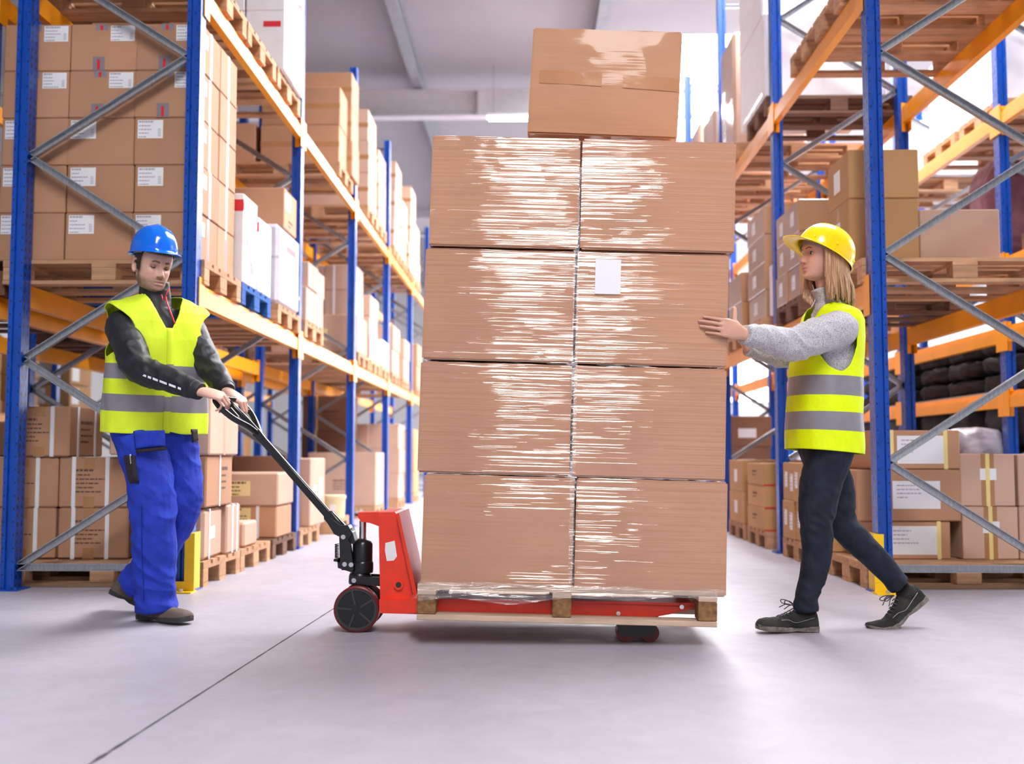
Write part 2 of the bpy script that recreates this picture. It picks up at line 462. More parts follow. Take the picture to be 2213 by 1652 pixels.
# ceiling strip lamps, hung under the roof (one over the far aisle, others behind the viewer)
M_TRAY = simple('white lamp tray', (.8, .8, .8, 1), .4)
def lamp(x, y, z, L, label, along='y'):
    e = empty('strip_lamp', (x, y, z), 0, label, 'lamp', 'ceiling strip lamps')
    ax = V((0, 1, 0)) if along == 'y' else V((1, 0, 0)); w = V((.11, 0, 0)) if along == 'y' else V((0, .11, 0))
    t_ = MB(); a = -ax * L / 2 - w; b = ax * L / 2 + w
    lo = V((min(a.x, b.x), min(a.y, b.y), .0)); hi = V((max(a.x, b.x), max(a.y, b.y), .05)); t_.box(lo, hi)
    part('lamp_tray', t_, M_TRAY, e, world=False)
    d = MB()
    for s in (-.5, .5):
        d.tube([-ax * (L/2 - .04) + w * s + V((0, 0, -.02)), ax * (L/2 - .04) + w * s + V((0, 0, -.02))], .022, 10)
    part('lamp_tube', d, M_LAMP, e, world=False)
    h = MB()
    for s in (-.4, .4): h.box(ax * L * s + V((-.006, -.006, .05)), ax * L * s + V((.006, .006, ZC - z)))
    part('hanger', h, M_PURL, e, world=False)
lamp(-.25, 19.55, 7.0, 1.15, 'bright strip lamp hanging by the pale roof beam beside the top carton', 'x')

w = bpy.data.worlds.new('daylight'); SC.world = w; w.use_nodes = True
bg = w.node_tree.nodes['Background']; bg.inputs[0].default_value = (.93, .92, 1, 1); bg.inputs[1].default_value = .48

# ================================================================== RACKING
def upright_mesh(h):
    prof = [(-.04, -.05), (-.016, -.05), (-.012, -.036), (.012, -.036), (.016, -.05), (.04, -.05), (.04, .05), (.016, .05), (.012, .036), (-.012, .036), (-.016, .05), (-.04, .05)]
    return MB().prism(prof, 0, h, axis='z').mesh('upright', M_BLUE)
def base_mesh():
    b = MB().box((-.075, -.085, 0), (.075, .085, .008))
    for x, y in ((-.058, -.066), (.058, -.066)): b.tube([(x, y, .008), (x, y, .022)], .009, 8)
    return b.mesh('base_plate', M_BLUEP)
def brace_mesh(a, b):
    """open channel from a to b lying in the frame plane"""
    a, b = V(a), V(b); d = (b - a).normalized(); n = V((0, 1, 0)); s = d.cross(n).normalized(); m = MB()
    def bar(s0, s1, n0, n1):
        q = [a + s * s0 + n * n0, a + s * s1 + n * n0, a + s * s1 + n * n1, a + s * s0 + n * n1]
        q += [p + (b - a) for p in q]
        m.add(q, [(0, 3, 2, 1), (4, 5, 6, 7), (0, 1, 5, 4), (1, 2, 6, 5), (2, 3, 7, 6), (3, 0, 4, 7)])
    bar(-.021, .021, .012, .015); bar(-.021, -.017, -.018, .015); bar(.017, .021, -.018, .015)
    return m
BM = base_mesh(); UPM = {}
def beam_mesh(L, sx):
    """box beam with a raised inner step; sx = side of the aisle face"""
    m = MB(); m.box((-.025, 0, -.13), (.025, L, -.035)); lo, hi = (-.025, .008) if sx > 0 else (-.008, .025)
    m.box((lo, 0, -.035), (hi, L, 0)); return m.mesh('beam', M_ORANGE)
def conn_mesh(sx):
    m = MB(); a = .026 * sx; m.box((min(a, a + .006 * sx), -.05, -.2), (max(a, a + .006 * sx), .05, .035)); m.box((-.03, -.002, -.2), (.03, .006, .035))
    return m.mesh('beam_connector', M_ORANGE)
def rack(label, xf, xr, ys, top, levels, sides=(1, 1), braces=True, skip_beam=()):
    """levels = beam top heights; xf/xr = centre lines of the aisle-side and inner uprights"""
    e = empty('pallet_rack', (xf, ys[0], 0), 0, label, 'rack')
    if top not in UPM: UPM[top] = upright_mesh(top)
    for i, y in enumerate(ys):
        for x in (xf, xr):
            u = link('upright', UPM[top], e, (x - xf, y - ys[0], 0)); link('base_plate', BM, u)
        if braces:
            lo = .13; d = .6; a, b = xr - xf, 0
            sh = .036 * (1 if a > 0 else -1); a -= sh; b += sh
            mb = brace_mesh((a, 0, lo), (b, 0, lo)); link('brace', mb.mesh('brace', M_GALV), e, (0, y - ys[0], 0))
            z = lo; q = 0
            while z + d < top - .1:
                mb = brace_mesh((a if q == 0 else b, 0, z), (b if q == 0 else a, 0, z + d)); link('brace', mb.mesh('brace', M_GALV), e, (0, y - ys[0], 0))
                z += d; q ^= 1
            mb = brace_mesh((a, 0, top - .12), (b, 0, top - .12)); link('brace', mb.mesh('brace', M_GALV), e, (0, y - ys[0], 0))
    sx = 1 if xf > xr else -1
    bm = {}; cm = {s: conn_mesh(s) for s in (1, -1)}
    for i in range(len(ys) - 1):
        L = ys[i+1] - ys[i] - .1
        for li, z in enumerate(levels):
            for k_, (x, on, s) in enumerate(((xf, sides[0], sx), (xr, sides[1], -sx))):
                if not on or (i, li, k_) in skip_beam: continue
                key = (round(L, 3), s)
                if key not in bm: bm[key] = beam_mesh(L, s)
                b = link('beam', bm[key], e, (x - xf + s * .017, ys[i] - ys[0] + .05, z))
                link('beam_connector', cm[s], b, (0, -.002, 0)); c2 = link('beam_connector', cm[s], b, (0, L + .002, 0)); c2.rotation_euler = (0, 0, 0)
    return e
Z2, Z3 = 1.78, 3.58
LY = [6.22, 9.0, 11.8, 14.6, 17.45, 20.25, 23.05]
RY = [6.22, 8.66, 11.1, 13.54, 15.98, 18.42]
rack('blue and orange pallet racking along the left side of the aisle', -1.99, -3.0, LY, 5.1, (Z2, Z3))
rack('blue and orange pallet racking along the right side of the aisle', 1.99, 3.0, RY, 5.6, (Z2, Z3))
rack('blue racking standing behind the left rack, its orange beams seen through it', -3.22, -4.25, LY[:5], 4.6, (1.72, 3.55), (1, 1))
rack('blue racking with three close shelves of dark textiles behind the right rack', 3.8, 4.9, [6.22] + RY[1:5], 5.2, (1.28, 1.80, 2.35, 3.55), (1, 0))
rack('distant racking seen low through the left rack, with a low orange shelf', -6.6, -7.6, [9.4, 12.1, 14.8, 17.5], 3.2, (1.30, 2.6), (1, 0))

# yellow guards at the front feet
def guard(x, y, sx, label):
    e = MB(); t = .008
    e.box((x + sx * .055 - (t if sx > 0 else 0), y - .09, 0), (x + sx * .055 + (0 if sx > 0 else t), y + .09, .33))
    e.box((x - .075, y - .1, .0085), (x + .0799, y - .0915, .06)) if sx > 0 else e.box((x - .0799, y - .1, .0085), (x + .075, y - .0915, .06)); e.box((x - .085, y - .17, 0), (x + .085, y - .06, .008))
    e.box((x + sx * .052 - .028, y - .0990, .061), (x + sx * .052 + .028, y - .0905, .33))
    g = part('upright_guard', e, M_YELLOW); 
    b = MB().tube([(x + sx * .02, y - .14, .008), (x + sx * .02, y - .14, .024)], .012, 8); part('bolt', b, M_STEEL, g)
    setp(g, label, 'guard', 'yellow upright guards')
guard(-1.99, 6.22, 1, 'yellow steel guard at the foot of the left front blue upright')
guard(1.99, 6.22, -1, 'yellow steel guard at the foot of the right front blue upright')

# ================================================================== PALLETS
def pallet_meshes(mw, mb_, L=1.2, D=.8):
    deck = MB(); bw = [.145, .1, .145, .1, .145]; y = -D/2; gap = (D - sum(bw)) / 4
    for w_ in bw: deck.box((-L/2, y, .122), (L/2, y + w_, .144)); y += w_ + gap
    for x in (-L/2 + .0725, 0, L/2 - .0725): deck.box((x - .0725, -D/2, .100), (x + .0725, D/2, .1215))
    dm = deck.mesh('deck', mw)
    bl = {w_: MB().cbox((-.0725, -w_/2, .0225), (.0725, w_/2, .0995), .003).mesh('block', mb_) for w_ in (.1, .145)}
    rn = {w_: MB().box((-L/2, -w_/2, 0), (L/2, w_/2, .022)).mesh('runner', mw) for w_ in (.1, .145)}
    one = MB()
    one.merge(deck)
    for y_, w_ in ((-D/2 + .05, .1), (0, .145), (D/2 - .05, .1)):
        one.box((-L/2, y_ - w_/2, 0), (L/2, y_ + w_/2, .022))
        for x in (-L/2 + .0725, 0, L/2 - .0725): one.box((x - .0725, y_ - w_/2, .0225), (x + .0725, y_ + w_/2, .0995))
    return dm, bl, rn, one.mesh('pallet', mw), L, D
PM = {'wood': pallet_meshes(M_WOOD, M_WOOD), 'dark': pallet_meshes(M_WOODD, M_WOODD), 'blue': pallet_meshes(M_WOODB, M_WOODB)}
def pallet(x, y, z, label, kind='wood', near=True, rz=0., group='pallets in the racking'):
    dm, bl, rn, one, L, D = PM[kind]
    if not near:
        o = link('wooden_pallet', one, None, (x, y, z)); o.rotation_euler[2] = rz; return setp(o, label, 'pallet', group)
    e = empty('wooden_pallet', (x, y, z), rz, label, 'pallet', group)
    link('deck', dm, e)
    for y_, w_ in ((-D/2 + .05, .1), (0, .145), (D/2 - .05, .1)):
        link('runner_board', rn[w_], e, (0, y_, 0))
        for xx in (-L/2 + .0725, 0, L/2 - .0725): link('block', bl[w_], e, (xx, y_, 0))
    return e

# ================================================================== CARTONS
CM = {}
def carton_mesh(w, d, h, mat, b=.006):
    key = (round(w, 3), round(d, 3), round(h, 3), mat.name, b)
    if key not in CM: CM[key] = MB().cbox((-w/2, -d/2, 0), (w/2, d/2, h), b).mesh('carton', mat)
    return CM[key]
def plate(mb, w, d, h, face, u0, u1, v0, v1, t=.0008, off=0., mat=0):
    """thin sheet on a carton face: f front, l/r sides, t top; u and v run 0..1 over the face"""
    a = off + .0002
    if face == 'f': mb.box((-w/2 + w*u0, -d/2 - a - t, h*v0), (-w/2 + w*u1, -d/2 - a, h*v1), mat)
    elif face == 'r': mb.box((w/2 + a, -d/2 + d*u0, h*v0), (w/2 + a + t, -d/2 + d*u1, h*v1), mat)
    elif face == 'l': mb.box((-w/2 - a - t, d/2 - d*u1, h*v0), (-w/2 - a, d/2 - d*u0, h*v1), mat)
    elif face == 't': mb.box((-w/2 + w*u0, -d/2 + d*v0, h + a), (-w/2 + w*u1, -d/2 + d*v1, h + a + t), mat)
def lines(mb, w, d, h, face, u0, u1, v0, v1, n, mat, seed=0, off=.001, head=False):
    r = random.Random(seed)
    dv = (v1 - v0) / n
    for i in range(n):
        vv = v1 - dv * (i + .75); u = u0 + (u1 - u0) * .06
        ue = u0 + (u1 - u0) * r.uniform(.45, .95)
        hh = dv * (.55 if (head and i == 0) else .32)
        while u < ue:
            s = (u1 - u0) * r.uniform(.05, .16); plate(mb, w, d, h, face, u, min(u + s, ue), vv, vv + hh, .0003, off, mat); u += s + (u1 - u0) * .025
def text_mesh(txt, size, mat):
    cu = bpy.data.curves.new('txt', 'FONT'); cu.body = txt; cu.size = size; cu.align_x = 'LEFT'; cu.extrude = .0002
    o = bpy.data.objects.new('txt', cu); C.objects.link(o); dg = bpy.context.evaluated_depsgraph_get(); dg.update()
    me = bpy.data.meshes.new_from_object(o.evaluated_get(dg)); bpy.data.objects.remove(o); me.materials.clear(); me.materials.append(mat); return me
DM = {}
def deco(o, w, d, h, items):
    """parts lying on a carton: ('label',face,u0,u1,v0,v1[,seed]) ('tape',face,u0,u1,v0,v1) ('strap',axis,u[,mat]) ('print',...)"""
    for it in items:
        key = (round(w, 3), round(d, 3), round(h, 3), it); nm = None
        kind = it[0]
        names = {'label': 'shipping_label', 'cream': 'cream_label', 'blank': 'paper_label', 'sheet': 'address_sheet', 'tape': 'tape', 'gtape': 'grey_tape', 'strap': 'strap', 'ystrap': 'strap', 'print': 'printed_text', 'red': 'red_panel', 'pic': 'picture_print', 'green': 'green_sticker', 'fold': 'film_fold'}
        if key not in DM:
            mb = MB(); mats = [M_PAPER, M_INKL]
            if kind in ('label', 'cream', 'blank', 'sheet'):
                _, f, u0, u1, v0, v1 = it[:6]; plate(mb, w, d, h, f, u0, u1, v0, v1)
                if kind == 'sheet': lines(mb, w, d, h, f, u0 + (u1-u0)*.05, u0 + (u1-u0)*.66, v0 + (v1-v0)*.35, v0 + (v1-v0)*.92, 4, 1, it[6])
                elif kind != 'blank':
                    lines(mb, w, d, h, f, u0, u0 + (u1-u0) * (.72 if kind == 'label' else 1), v0, v1, 5 if kind == 'label' else 4, 1, it[6] if len(it) > 6 else 1, head=True)
                    if kind == 'label':
                        for q in range(5): plate(mb, w, d, h, f, u0 + (u1-u0)*.8, u0 + (u1-u0)*.92, v0 + (v1-v0)*(.12 + q*.09), v0 + (v1-v0)*(.16 + q*.09), .0003, .001, 1)
                if kind == 'cream': mats = [M_PAPERY, M_INKB]
            elif kind == 'tape': plate(mb, w, d, h, *it[1:6], t=.0004); mats = [M_TAPE]
            elif kind == 'gtape':
                _, f, u0, u1, v0, v1 = it; plate(mb, w, d, h, f, u0, u1, v0, v1, .0004); plate(mb, w, d, h, f, u0 + (u1-u0)*.36, u0 + (u1-u0)*.6, v0 + (v1-v0)*.05, v0 + (v1-v0)*.8, .0003, .0005, 1); mats = [M_GTAPE, M_RTAPE]
            elif kind in ('strap', 'ystrap'):
                u = it[2]; t = .0025; q = .012
                if it[1] == 'y':     # band round front, top, back
                    x = -w/2 + w*u; mb.box((x-q, -d/2-t, -.0005), (x+q, -d/2, h+t)); mb.box((x-q, -d/2, h), (x+q, d/2, h+t)); mb.box((x-q, d/2, 0), (x+q, d/2+t, h+t))
                else:
                    y = -d/2 + d*u; mb.box((w/2, y-q, 0), (w/2+t, y+q, h+t)); mb.box((-w/2-t, y-q, 0), (-w/2, y+q, h+t)); mb.box((-w/2, y-q, h), (w/2, y+q, h+t))
                mats = [M_STRAP if kind == 'strap' else M_STRAPY]
            elif kind == 'print': lines(mb, w, d, h, *it[1:7], 0, it[7], .0002, True); mats = [M_INKB]
            elif kind == 'red': plate(mb, w, d, h, *it[1:6]); mats = [M_RTAPE]
            elif kind == 'green': plate(mb, w, d, h, *it[1:6]); mats = [M_GREEN]
            elif kind == 'fold': plate(mb, w, d, h, *it[1:6], t=.004); mats = [M_FILMW]
            elif kind == 'pic':
                _, f, u0, u1, v0, v1 = it; r = random.Random(4)
                for q in range(7):
                    a, b = r.uniform(0, .7), r.uniform(0, .85); plate(mb, w, d, h, f, u0 + (u1-u0)*a, u0 + (u1-u0)*min(1, a + r.uniform(.1, .35)), v0 + (v1-v0)*b, v0 + (v1-v0)*min(1, b + r.uniform(.04, .18)), .0003, .0002 + q * .0004, 0)
                mats = [M_GTAPE]
            DM[key] = mb.mesh(names[kind], mats)
        link(names[kind], DM[key], o)
def carton(x, y, z, w, d, h, mat, label, items=(), rz=0., group=None, cat='box', name='cardboard_box', b=.006):
    o = link(name, carton_mesh(w, d, h, mat, b), None, (x, y, z)); o.rotation_euler[2] = rz
    setp(o, label, cat, group); deco(o, w, d, h, items); return o
TIER = {1: [''], 2: ['lower', 'upper'], 3: ['bottom', 'middle', 'top'], 4: ['bottom', 'second-tier', 'third-tier', 'top'], 5: ['bottom', 'second-tier', 'third-tier', 'fourth-tier', 'top']}
COLX = {1: [''], 2: ['aisle-side', 'inner-side'], 3: ['aisle-side', 'middle', 'inner-side']}
DEP = {1: [''], 2: ['front', 'rear'], 3: ['front', 'central', 'rear']}
def stack(side, y0, zb, n, dims, mat, where, adj='brown', xa=1.93, items=None, jit=.006, group=None, gap=.004, xo=None, keep=None):
    """a block of cartons: n = (across, deep, high); only the ones on the front and the aisle side are there to be seen"""
    nx, ny, nz = n; w, d, h = dims; sg = -1 if side == 'L' else 1
    rr = random.Random(int(y0 * 100) + int(zb * 10))
    for iz in range(nz):
        for iy in range(ny):
            for ix in range(nx):
                if keep and not keep(ix, iy, iz): continue
                if ix > 0 and iy > 0: continue
                x = sg * (xa + w/2 + ix * (w + gap)) + rr.uniform(-jit, jit) * (1 if nx > 1 else 2)
                y = y0 + d/2 + iy * (d + gap) + rr.uniform(-jit, jit) * .3
                words_ = [TIER[nz][iz], DEP[ny][iy], COLX[nx][ix], adj, 'carton']
                lab = ' '.join(q for q in words_ if q) + ' ' + where
                it = items(ix, iy, iz) if items else ()
                carton(x, y, zb + iz * (h + .0015), w, d, h, mat, lab, it, rr.uniform(-1, 1) * jit * .8, group or ('cartons ' + where))
# ================================================================== GOODS, LEFT SIDE
T2, T3 = Z2 + .146, Z3 + .146
XP = 1.93 + .6                      # pallet centre line for pallets lying 1.2 m deep into the rack
def lp(y, z, label, kind='wood', near=None): return pallet(-XP, y + .4, z, label, kind, (y < 10.5) if near is None else near)
def rp(y, z, label, kind='wood', near=None): return pallet(XP, y + .4, z, label, kind, (y < 8.9) if near is None else near)

# -- middle shelf, first bay: cartons with taped seams and white shipping labels
lp(6.27, Z2 + .001, 'wooden pallet under the tall block of taped brown cartons, left middle shelf')
def itA(ix, iy, iz):
    r = random.Random(ix * 7 + iz)
    it = []
    if iy == 0:
        if iz >= 3:
            it.append(('label', 'f', .60, .965, .63, .965, r.randint(0, 9)))
            it.append(('gtape', 'f', .34, .52, .0, .30)); it.append(('gtape', 'f', .37, .56, .86, 1.0))
        else: it.append(('label', 'f', .05, .43, .56, .95, r.randint(0, 9)))
    if ix == 0:
        it.append(('gtape', 'r', .42, .55, 0, 1))
        if iy == 0: it.append(('label', 'r', .1, .3, .55, .85, 3))
    return tuple(it)
stack('L', 6.30, T2, (3, 2, 5), (.400, .37, .287), M_CARD, 'in the tall taped block behind the man\'s blue helmet', items=itA, xa=1.975, group='taped cartons on the left middle shelf')
# -- blue pallet with two white appliance cartons
lp(7.09, Z2 + .001, 'blue painted pallet under two tall white appliance cartons', 'blue')
whA = (('red', 'f', .62, 1., .80, .93), ('red', 'r', .0, .5, .82, .9), ('pic', 'r', .1, .9, .12, .75), ('pic', 'f', .55, .95, .1, .7))
carton(-1.93 - .3, 7.28, T2, .6, .36, .60, M_WHITE, 'taller white appliance carton with red corner on the blue pallet', whA, group='white appliance cartons')
whB = (('red', 'f', .72, 1., .80, .93), ('red', 'r', .3, .36, .0, 1.), ('pic', 'r', .5, .95, .12, .8))
carton(-1.93 - .3, 7.69, T2, .6, .36, .53, M_WHITE, 'shorter white appliance carton with a red stripe on the blue pallet', whB, group='white appliance cartons')
# -- film wrapped block with a carton on it
lp(8.12, Z2 + .001, 'wooden pallet under the milky film-wrapped block, left middle shelf')
o = carton(-1.93 - .45, 8.48, T2, .9, .72, .62, simple('wrapped grey goods', srgb(206, 200, 214), .3, var=.07, scale=5), 'milky film-wrapped grey block with a brown carton on top', (('red', 'r', .35, .8, .72, .80), ('fold', 'r', .1, .9, .5, .56), ('fold', 'f', .5, 1., .56, .60), ('fold', 'r', .5, 1., .2, .24)), name='wrapped_goods', b=.03, cat='wrapped goods')
carton(-1.93 - .42, 8.53, T2 + .624, .82, .44, .32, M_CARD, 'big brown carton lying on top of the film-wrapped grey block', (('blank', 'r', .08, .5, .5, .9), ('print', 'r', .3, .8, .1, .3, 2, 5)))
# -- second bay, middle shelf
lp(9.10, Z2 + .001, 'wooden pallet under four small cartons beside the second left upright')
stack('L', 9.13, T2, (1, 2, 1), (.42, .37, .29), M_CARDP, 'standing on the pallet beside the second left upright', 'pale', items=lambda a, b, c: (('tape', 'r', .4, .5, 0, 1),))
stack('L', 9.17, T2 + .292, (1, 2, 1), (.46, .40, .22), M_CARDP, 'lying on the pale pair beside the second left upright', 'ochre', items=lambda a, b, c: (('tape', 'r', .4, .5, 0, 1),))
# -- third bay
lp(11.95, Z2 + .001, 'wooden pallet under the big cream-labelled carton, third left bay')
carton(-1.95 - .42, 12.3, T2, .84, .7, .42, M_CARDP, 'big pale carton with a cream label below strapped cartons, third left bay', (('cream', 'f', .25, .6, .3, .62, 3),))
stack('L', 12.0, T2 + .424, (2, 1, 2), (.36, .5, .28), M_CARDPW, 'strapped on the cream-labelled carton, third left bay', 'film-wrapped', xa=1.98, items=lambda a, b, c: (('strap', 'y', .3), ('strap', 'y', .75)))
lp(12.85, Z2 + .001, 'wooden pallet under the plain film-wrapped column, third left bay')
stack('L', 12.9, T2, (1, 1, 3), (.6, .66, .26), M_CARDPW, 'in the film-wrapped column, third left bay', 'pale', xa=1.95)
lp(13.75, Z2 + .001, 'wooden pallet under the white carton at the end of the third left bay')
carton(-1.93 - .3, 14.1, T2, .6, .6, .34, M_WHITE, 'low white carton at the far end of the third left bay')
lp(14.85, Z2 + .001, 'wooden pallet under a square carton pair, fourth left bay')
stack('L', 14.95, T2, (1, 1, 2), (.7, .7, .33), M_CARDP, 'in the fourth left bay, middle shelf', 'pale')
lp(16.1, Z2 + .001, 'wooden pallet under brown pair at the end of the fourth left bay')
stack('L', 16.15, T2, (1, 1, 2), (.7, .7, .3), M_CARDP, 'at the end of the fourth left bay, middle shelf', 'brown')
lp(18.0, Z2 + .001, 'wooden pallet under brown pair, fifth left bay, middle shelf')
stack('L', 18.05, T2, (1, 1, 2), (.7, .7, .36), M_CARD, 'in the fifth left bay, middle shelf', 'brown')
# -- top shelf
lp(6.30, Z3 + .001, 'bare wooden pallet on the left top shelf, nearest the aisle end')
lp(7.14, Z3 + .001, 'bare wooden pallet on the left top shelf, second from the aisle end')
lp(8.00, Z3 + .001, 'wooden pallet under white bottle cartons on the left top shelf')
def itW(ix, iy, iz):
    it = [('red', 'r', .3, .7, .5, .6), ('pic', 'r', .15, .85, .2, .8)]
    if iy == 0: it += [('red', 'f', .45, .9, .72, .82)]
    return tuple(it)
stack('L', 8.05, T3, (2, 2, 3), (.30, .34, .46), M_WHITE, 'of bottle goods on the left top shelf', 'white', items=itW, xa=1.9, group='white cartons of bottle goods')
lp(10.65, Z3 + .001, 'wooden pallet under the two-row flat carton stack, second left bay top shelf')
stack('L', 10.72, T3, (1, 1, 2), (.80, .44, .395), M_CARD, 'in the front row of the second left bay top shelf', 'flat brown', xa=1.95, items=lambda a, b, c: (('tape', 'f', 0, 1, .43, .57),))
stack('L', 11.2, T3, (1, 1, 3), (.90, .44, .37), M_CARD, 'in the taller rear row, second left bay top shelf', 'flat brown', xa=1.90, items=lambda a, b, c: (('tape', 'f', 0, 1, .43, .57), ('print', 'f', .1, .5, .1, .25, 1, 2)))
carton(-2.98, 10.95, T3, .34, .44, .42, M_CARD, 'narrow brown carton inside the two-row stack on the left top shelf')
for n_, (y, h_, c_) in enumerate(((12.55, .385, 3), (13.35, .30, 3), (15.0, .40, 3), (15.75, .28, 3), (16.9, .44, 3), (17.7, .3, 3))):
    wh = ['near end of the third left bay top shelf', 'far end of the third left bay top shelf', 'near end of the fourth left bay top shelf', 'far end of the fourth left bay top shelf', 'upright end of the fifth left bay top shelf', 'far end of the fifth left bay top shelf'][n_]
    lp(y - .02, Z3 + .001, 'wooden pallet at the ' + wh)
    stack('L', y, T3, (1, 1, c_), (.9, .66, h_), M_CARDP, 'at the ' + wh, 'pale', items=lambda a, b, c: (('tape', 'f', 0, 1, .43, .57),))
# ------------------------------------------------------------------ floor level, left
lp(6.36, 0.001, 'wooden pallet under strapped cartons, left floor behind the man\'s legs', near=True)
G = .147
pr = ('print', 'f', .2, .72, .28, .78, 6)
def strapped(x, y, z, lab, it, w=.42, d=.46, h=.305, mat=M_CARD, rz=0., g='strapped cartons on the left floor pallet'): return carton(x, y, z, w, d, h, mat, lab, it, rz, g, b=.01)
sA = (('strap', 'y', .12), ('strap', 'y', .72), pr + (1,), ('tape', 'f', .42, .6, .8, 1.), ('tape', 'f', .42, .6, 0, .2), ('strap', 'x', .25), ('strap', 'x', .75), ('print', 'r', .3, .7, .25, .75, 4, 2))
sB = (('strap', 'y', .22), ('strap', 'y', .70), pr + (3,), ('tape', 'f', .36, .52, .75, 1.), ('tape', 'f', .36, .52, 0, .22), ('strap', 'x', .3), ('strap', 'x', .8), ('print', 'r', .4, .75, .25, .75, 4, 4))
strapped(-3.10, 6.75, G, 'bottom strapped carton next to the left blue upright', sA, .43)
strapped(-2.655, 6.75, G, 'bottom strapped carton behind the diagonal brace, next to the man\'s trousers', sB, .43)
strapped(-3.10, 6.75, G + .308, 'middle strapped carton next to the left blue upright', sA, .43, rz=.02)
strapped(-2.655, 6.75, G + .308, 'middle strapped carton with printed text, next to the man\'s trousers', sB, .43, rz=-.02)
strapped(-2.99, 6.75, G + .616, 'topmost strapped carton, below the man\'s reflective vest height', sA, .38, .48, rz=-.03)
strapped(-3.55, 6.75, G, 'bottom brown carton at the far left edge, behind the blue upright', sA, .4)
strapped(-3.55, 6.75, G + .308, 'middle brown carton at the far left edge, behind the blue upright', (), .4)
strapped(-3.53, 6.75, G + .616, 'low top carton at the far left edge, behind the blue upright', (), .4, h=.22)
pallet(-3.75, 6.76, .001, 'wooden pallet in the rear rack at the far left edge', near=True)
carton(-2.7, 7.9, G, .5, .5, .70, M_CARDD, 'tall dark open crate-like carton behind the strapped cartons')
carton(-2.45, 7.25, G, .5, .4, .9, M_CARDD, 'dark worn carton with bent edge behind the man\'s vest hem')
# right of the man
carton(-1.93 - .2, 6.60, G, .36, .42, .30, M_CARDP, 'swollen pale carton on the floor pallet beside the yellow guard', (('strap', 'x', .3), ('blank', 'r', .35, .6, .4, .65)), .03, b=.02)
carton(-1.93 - .2, 6.99, G, .4, .30, .31, M_CARDP, 'upright pale strapped carton second beside the yellow guard', (('strap', 'x', .4), ('strap', 'x', .75)), b=.012)
carton(-1.93 - .2, 6.66, G + .313, .40, .55, .31, M_CARD, 'strapped carton below the big plain carton, right of the man\'s trousers', (('strap', 'y', .35), ('strap', 'x', .5), ('print', 'r', .55, .85, .3, .8, 4, 6)), b=.01)
carton(-1.91 - .3, 6.68, G + .626, .60, .62, .40, M_CARDP, 'big plain pale carton behind the pallet truck handle grip', (('tape', 'r', .46, .54, 0, 1),), b=.01)
lp(7.18, 0.001, 'wooden pallet under the small taped carton, left floor', near=True)
carton(-1.95 - .22, 7.50, G, .44, .34, .17, M_CARDP, 'small low carton with yellow tape, left floor', (('cream', 'f', .5, .62, 0, 1.), ('print', 'f', .68, .9, .5, .8, 2, 3)), b=.015)
lp(8.06, 0.001, 'grey weathered wooden pallet under two creased cartons, left floor', 'dark', near=True)
carton(-1.96 - .3, 8.42, G, .66, .5, .24, M_CARD, 'lower creased carton with white strap and cream note, left floor', (('strap', 'y', .78), ('cream', 'f', .25, .7, .55, .95, 5)), b=.012)
carton(-1.93 - .32, 8.42, G + .243, .66, .52, .25, M_CARDP, 'upper creased carton with large cream note, left floor', (('cream', 'f', .35, .68, .3, .75, 6), ('tape', 'f', .30, .34, 0, 1)), b=.012)
lp(9.02, 0.001, 'wooden pallet under the tall square carton, left floor second bay', near=True)
carton(-1.93 - .32, 9.78, G, .62, .66, .60, M_CARDP, 'tall square carton behind the middle of the pallet truck shaft', (('cream', 'f', .03, .16, .3, .52, 7), ('blank', 'f', .38, .48, .84, .9), ('blank', 'r', .2, .4, .4, .6), ('blank', 'r', .6, .8, .4, .7)), b=.01)
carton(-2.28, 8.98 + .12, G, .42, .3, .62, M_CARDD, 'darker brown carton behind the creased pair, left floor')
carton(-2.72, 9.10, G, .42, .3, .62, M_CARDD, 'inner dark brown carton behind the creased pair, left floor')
lp(10.6, 0.001, 'wooden pallet under the pale tub, left floor')
tub = MB().tube([(0, 0, 0), (0, 0, .02), (0, 0, .19), (0, 0, .20), (0, 0, .225), (0, 0, .23)], [.092, .098, .105, .112, .112, .10], 24)
o = link('plastic_tub', tub.mesh('tub', simple('pale yellow plastic', srgb(240, 226, 178), .35, var=.03)), None, (-1.97, 10.8, G)); bend_smooth(o.data)
setp(o, 'small pale yellow plastic tub standing on the floor pallet at the third upright', 'tub')
lb = MB().box((-.03, -.1065, .06), (.03, -.1045, .14)); part('paper_label', lb, M_PAPER, o, world=False)
lp(13.3, 0.001, 'wooden pallet under the printed big carton, left floor fourth bay')
carton(-1.93 - .42, 13.7, G, .84, .74, .66, M_CARDP, 'big carton with printed block of text, left floor fourth bay', (('print', 'f', .35, .72, .3, .5, 4, 8),))
lp(15.6, 0.001, 'wooden pallet under the pale film-wrapped tower, left floor')
stack('L', 15.65, G, (2, 1, 3), (.44, .7, .36), M_CARDPW, 'in the pale film-wrapped tower, left floor', 'pale')
lp(17.6, 0.001, 'wooden pallet under ochre tower, left floor fifth bay')
stack('L', 17.7, G, (1, 1, 3), (.8, .7, .35), M_CARDY, 'in the ochre tower, left floor fifth bay', 'ochre')
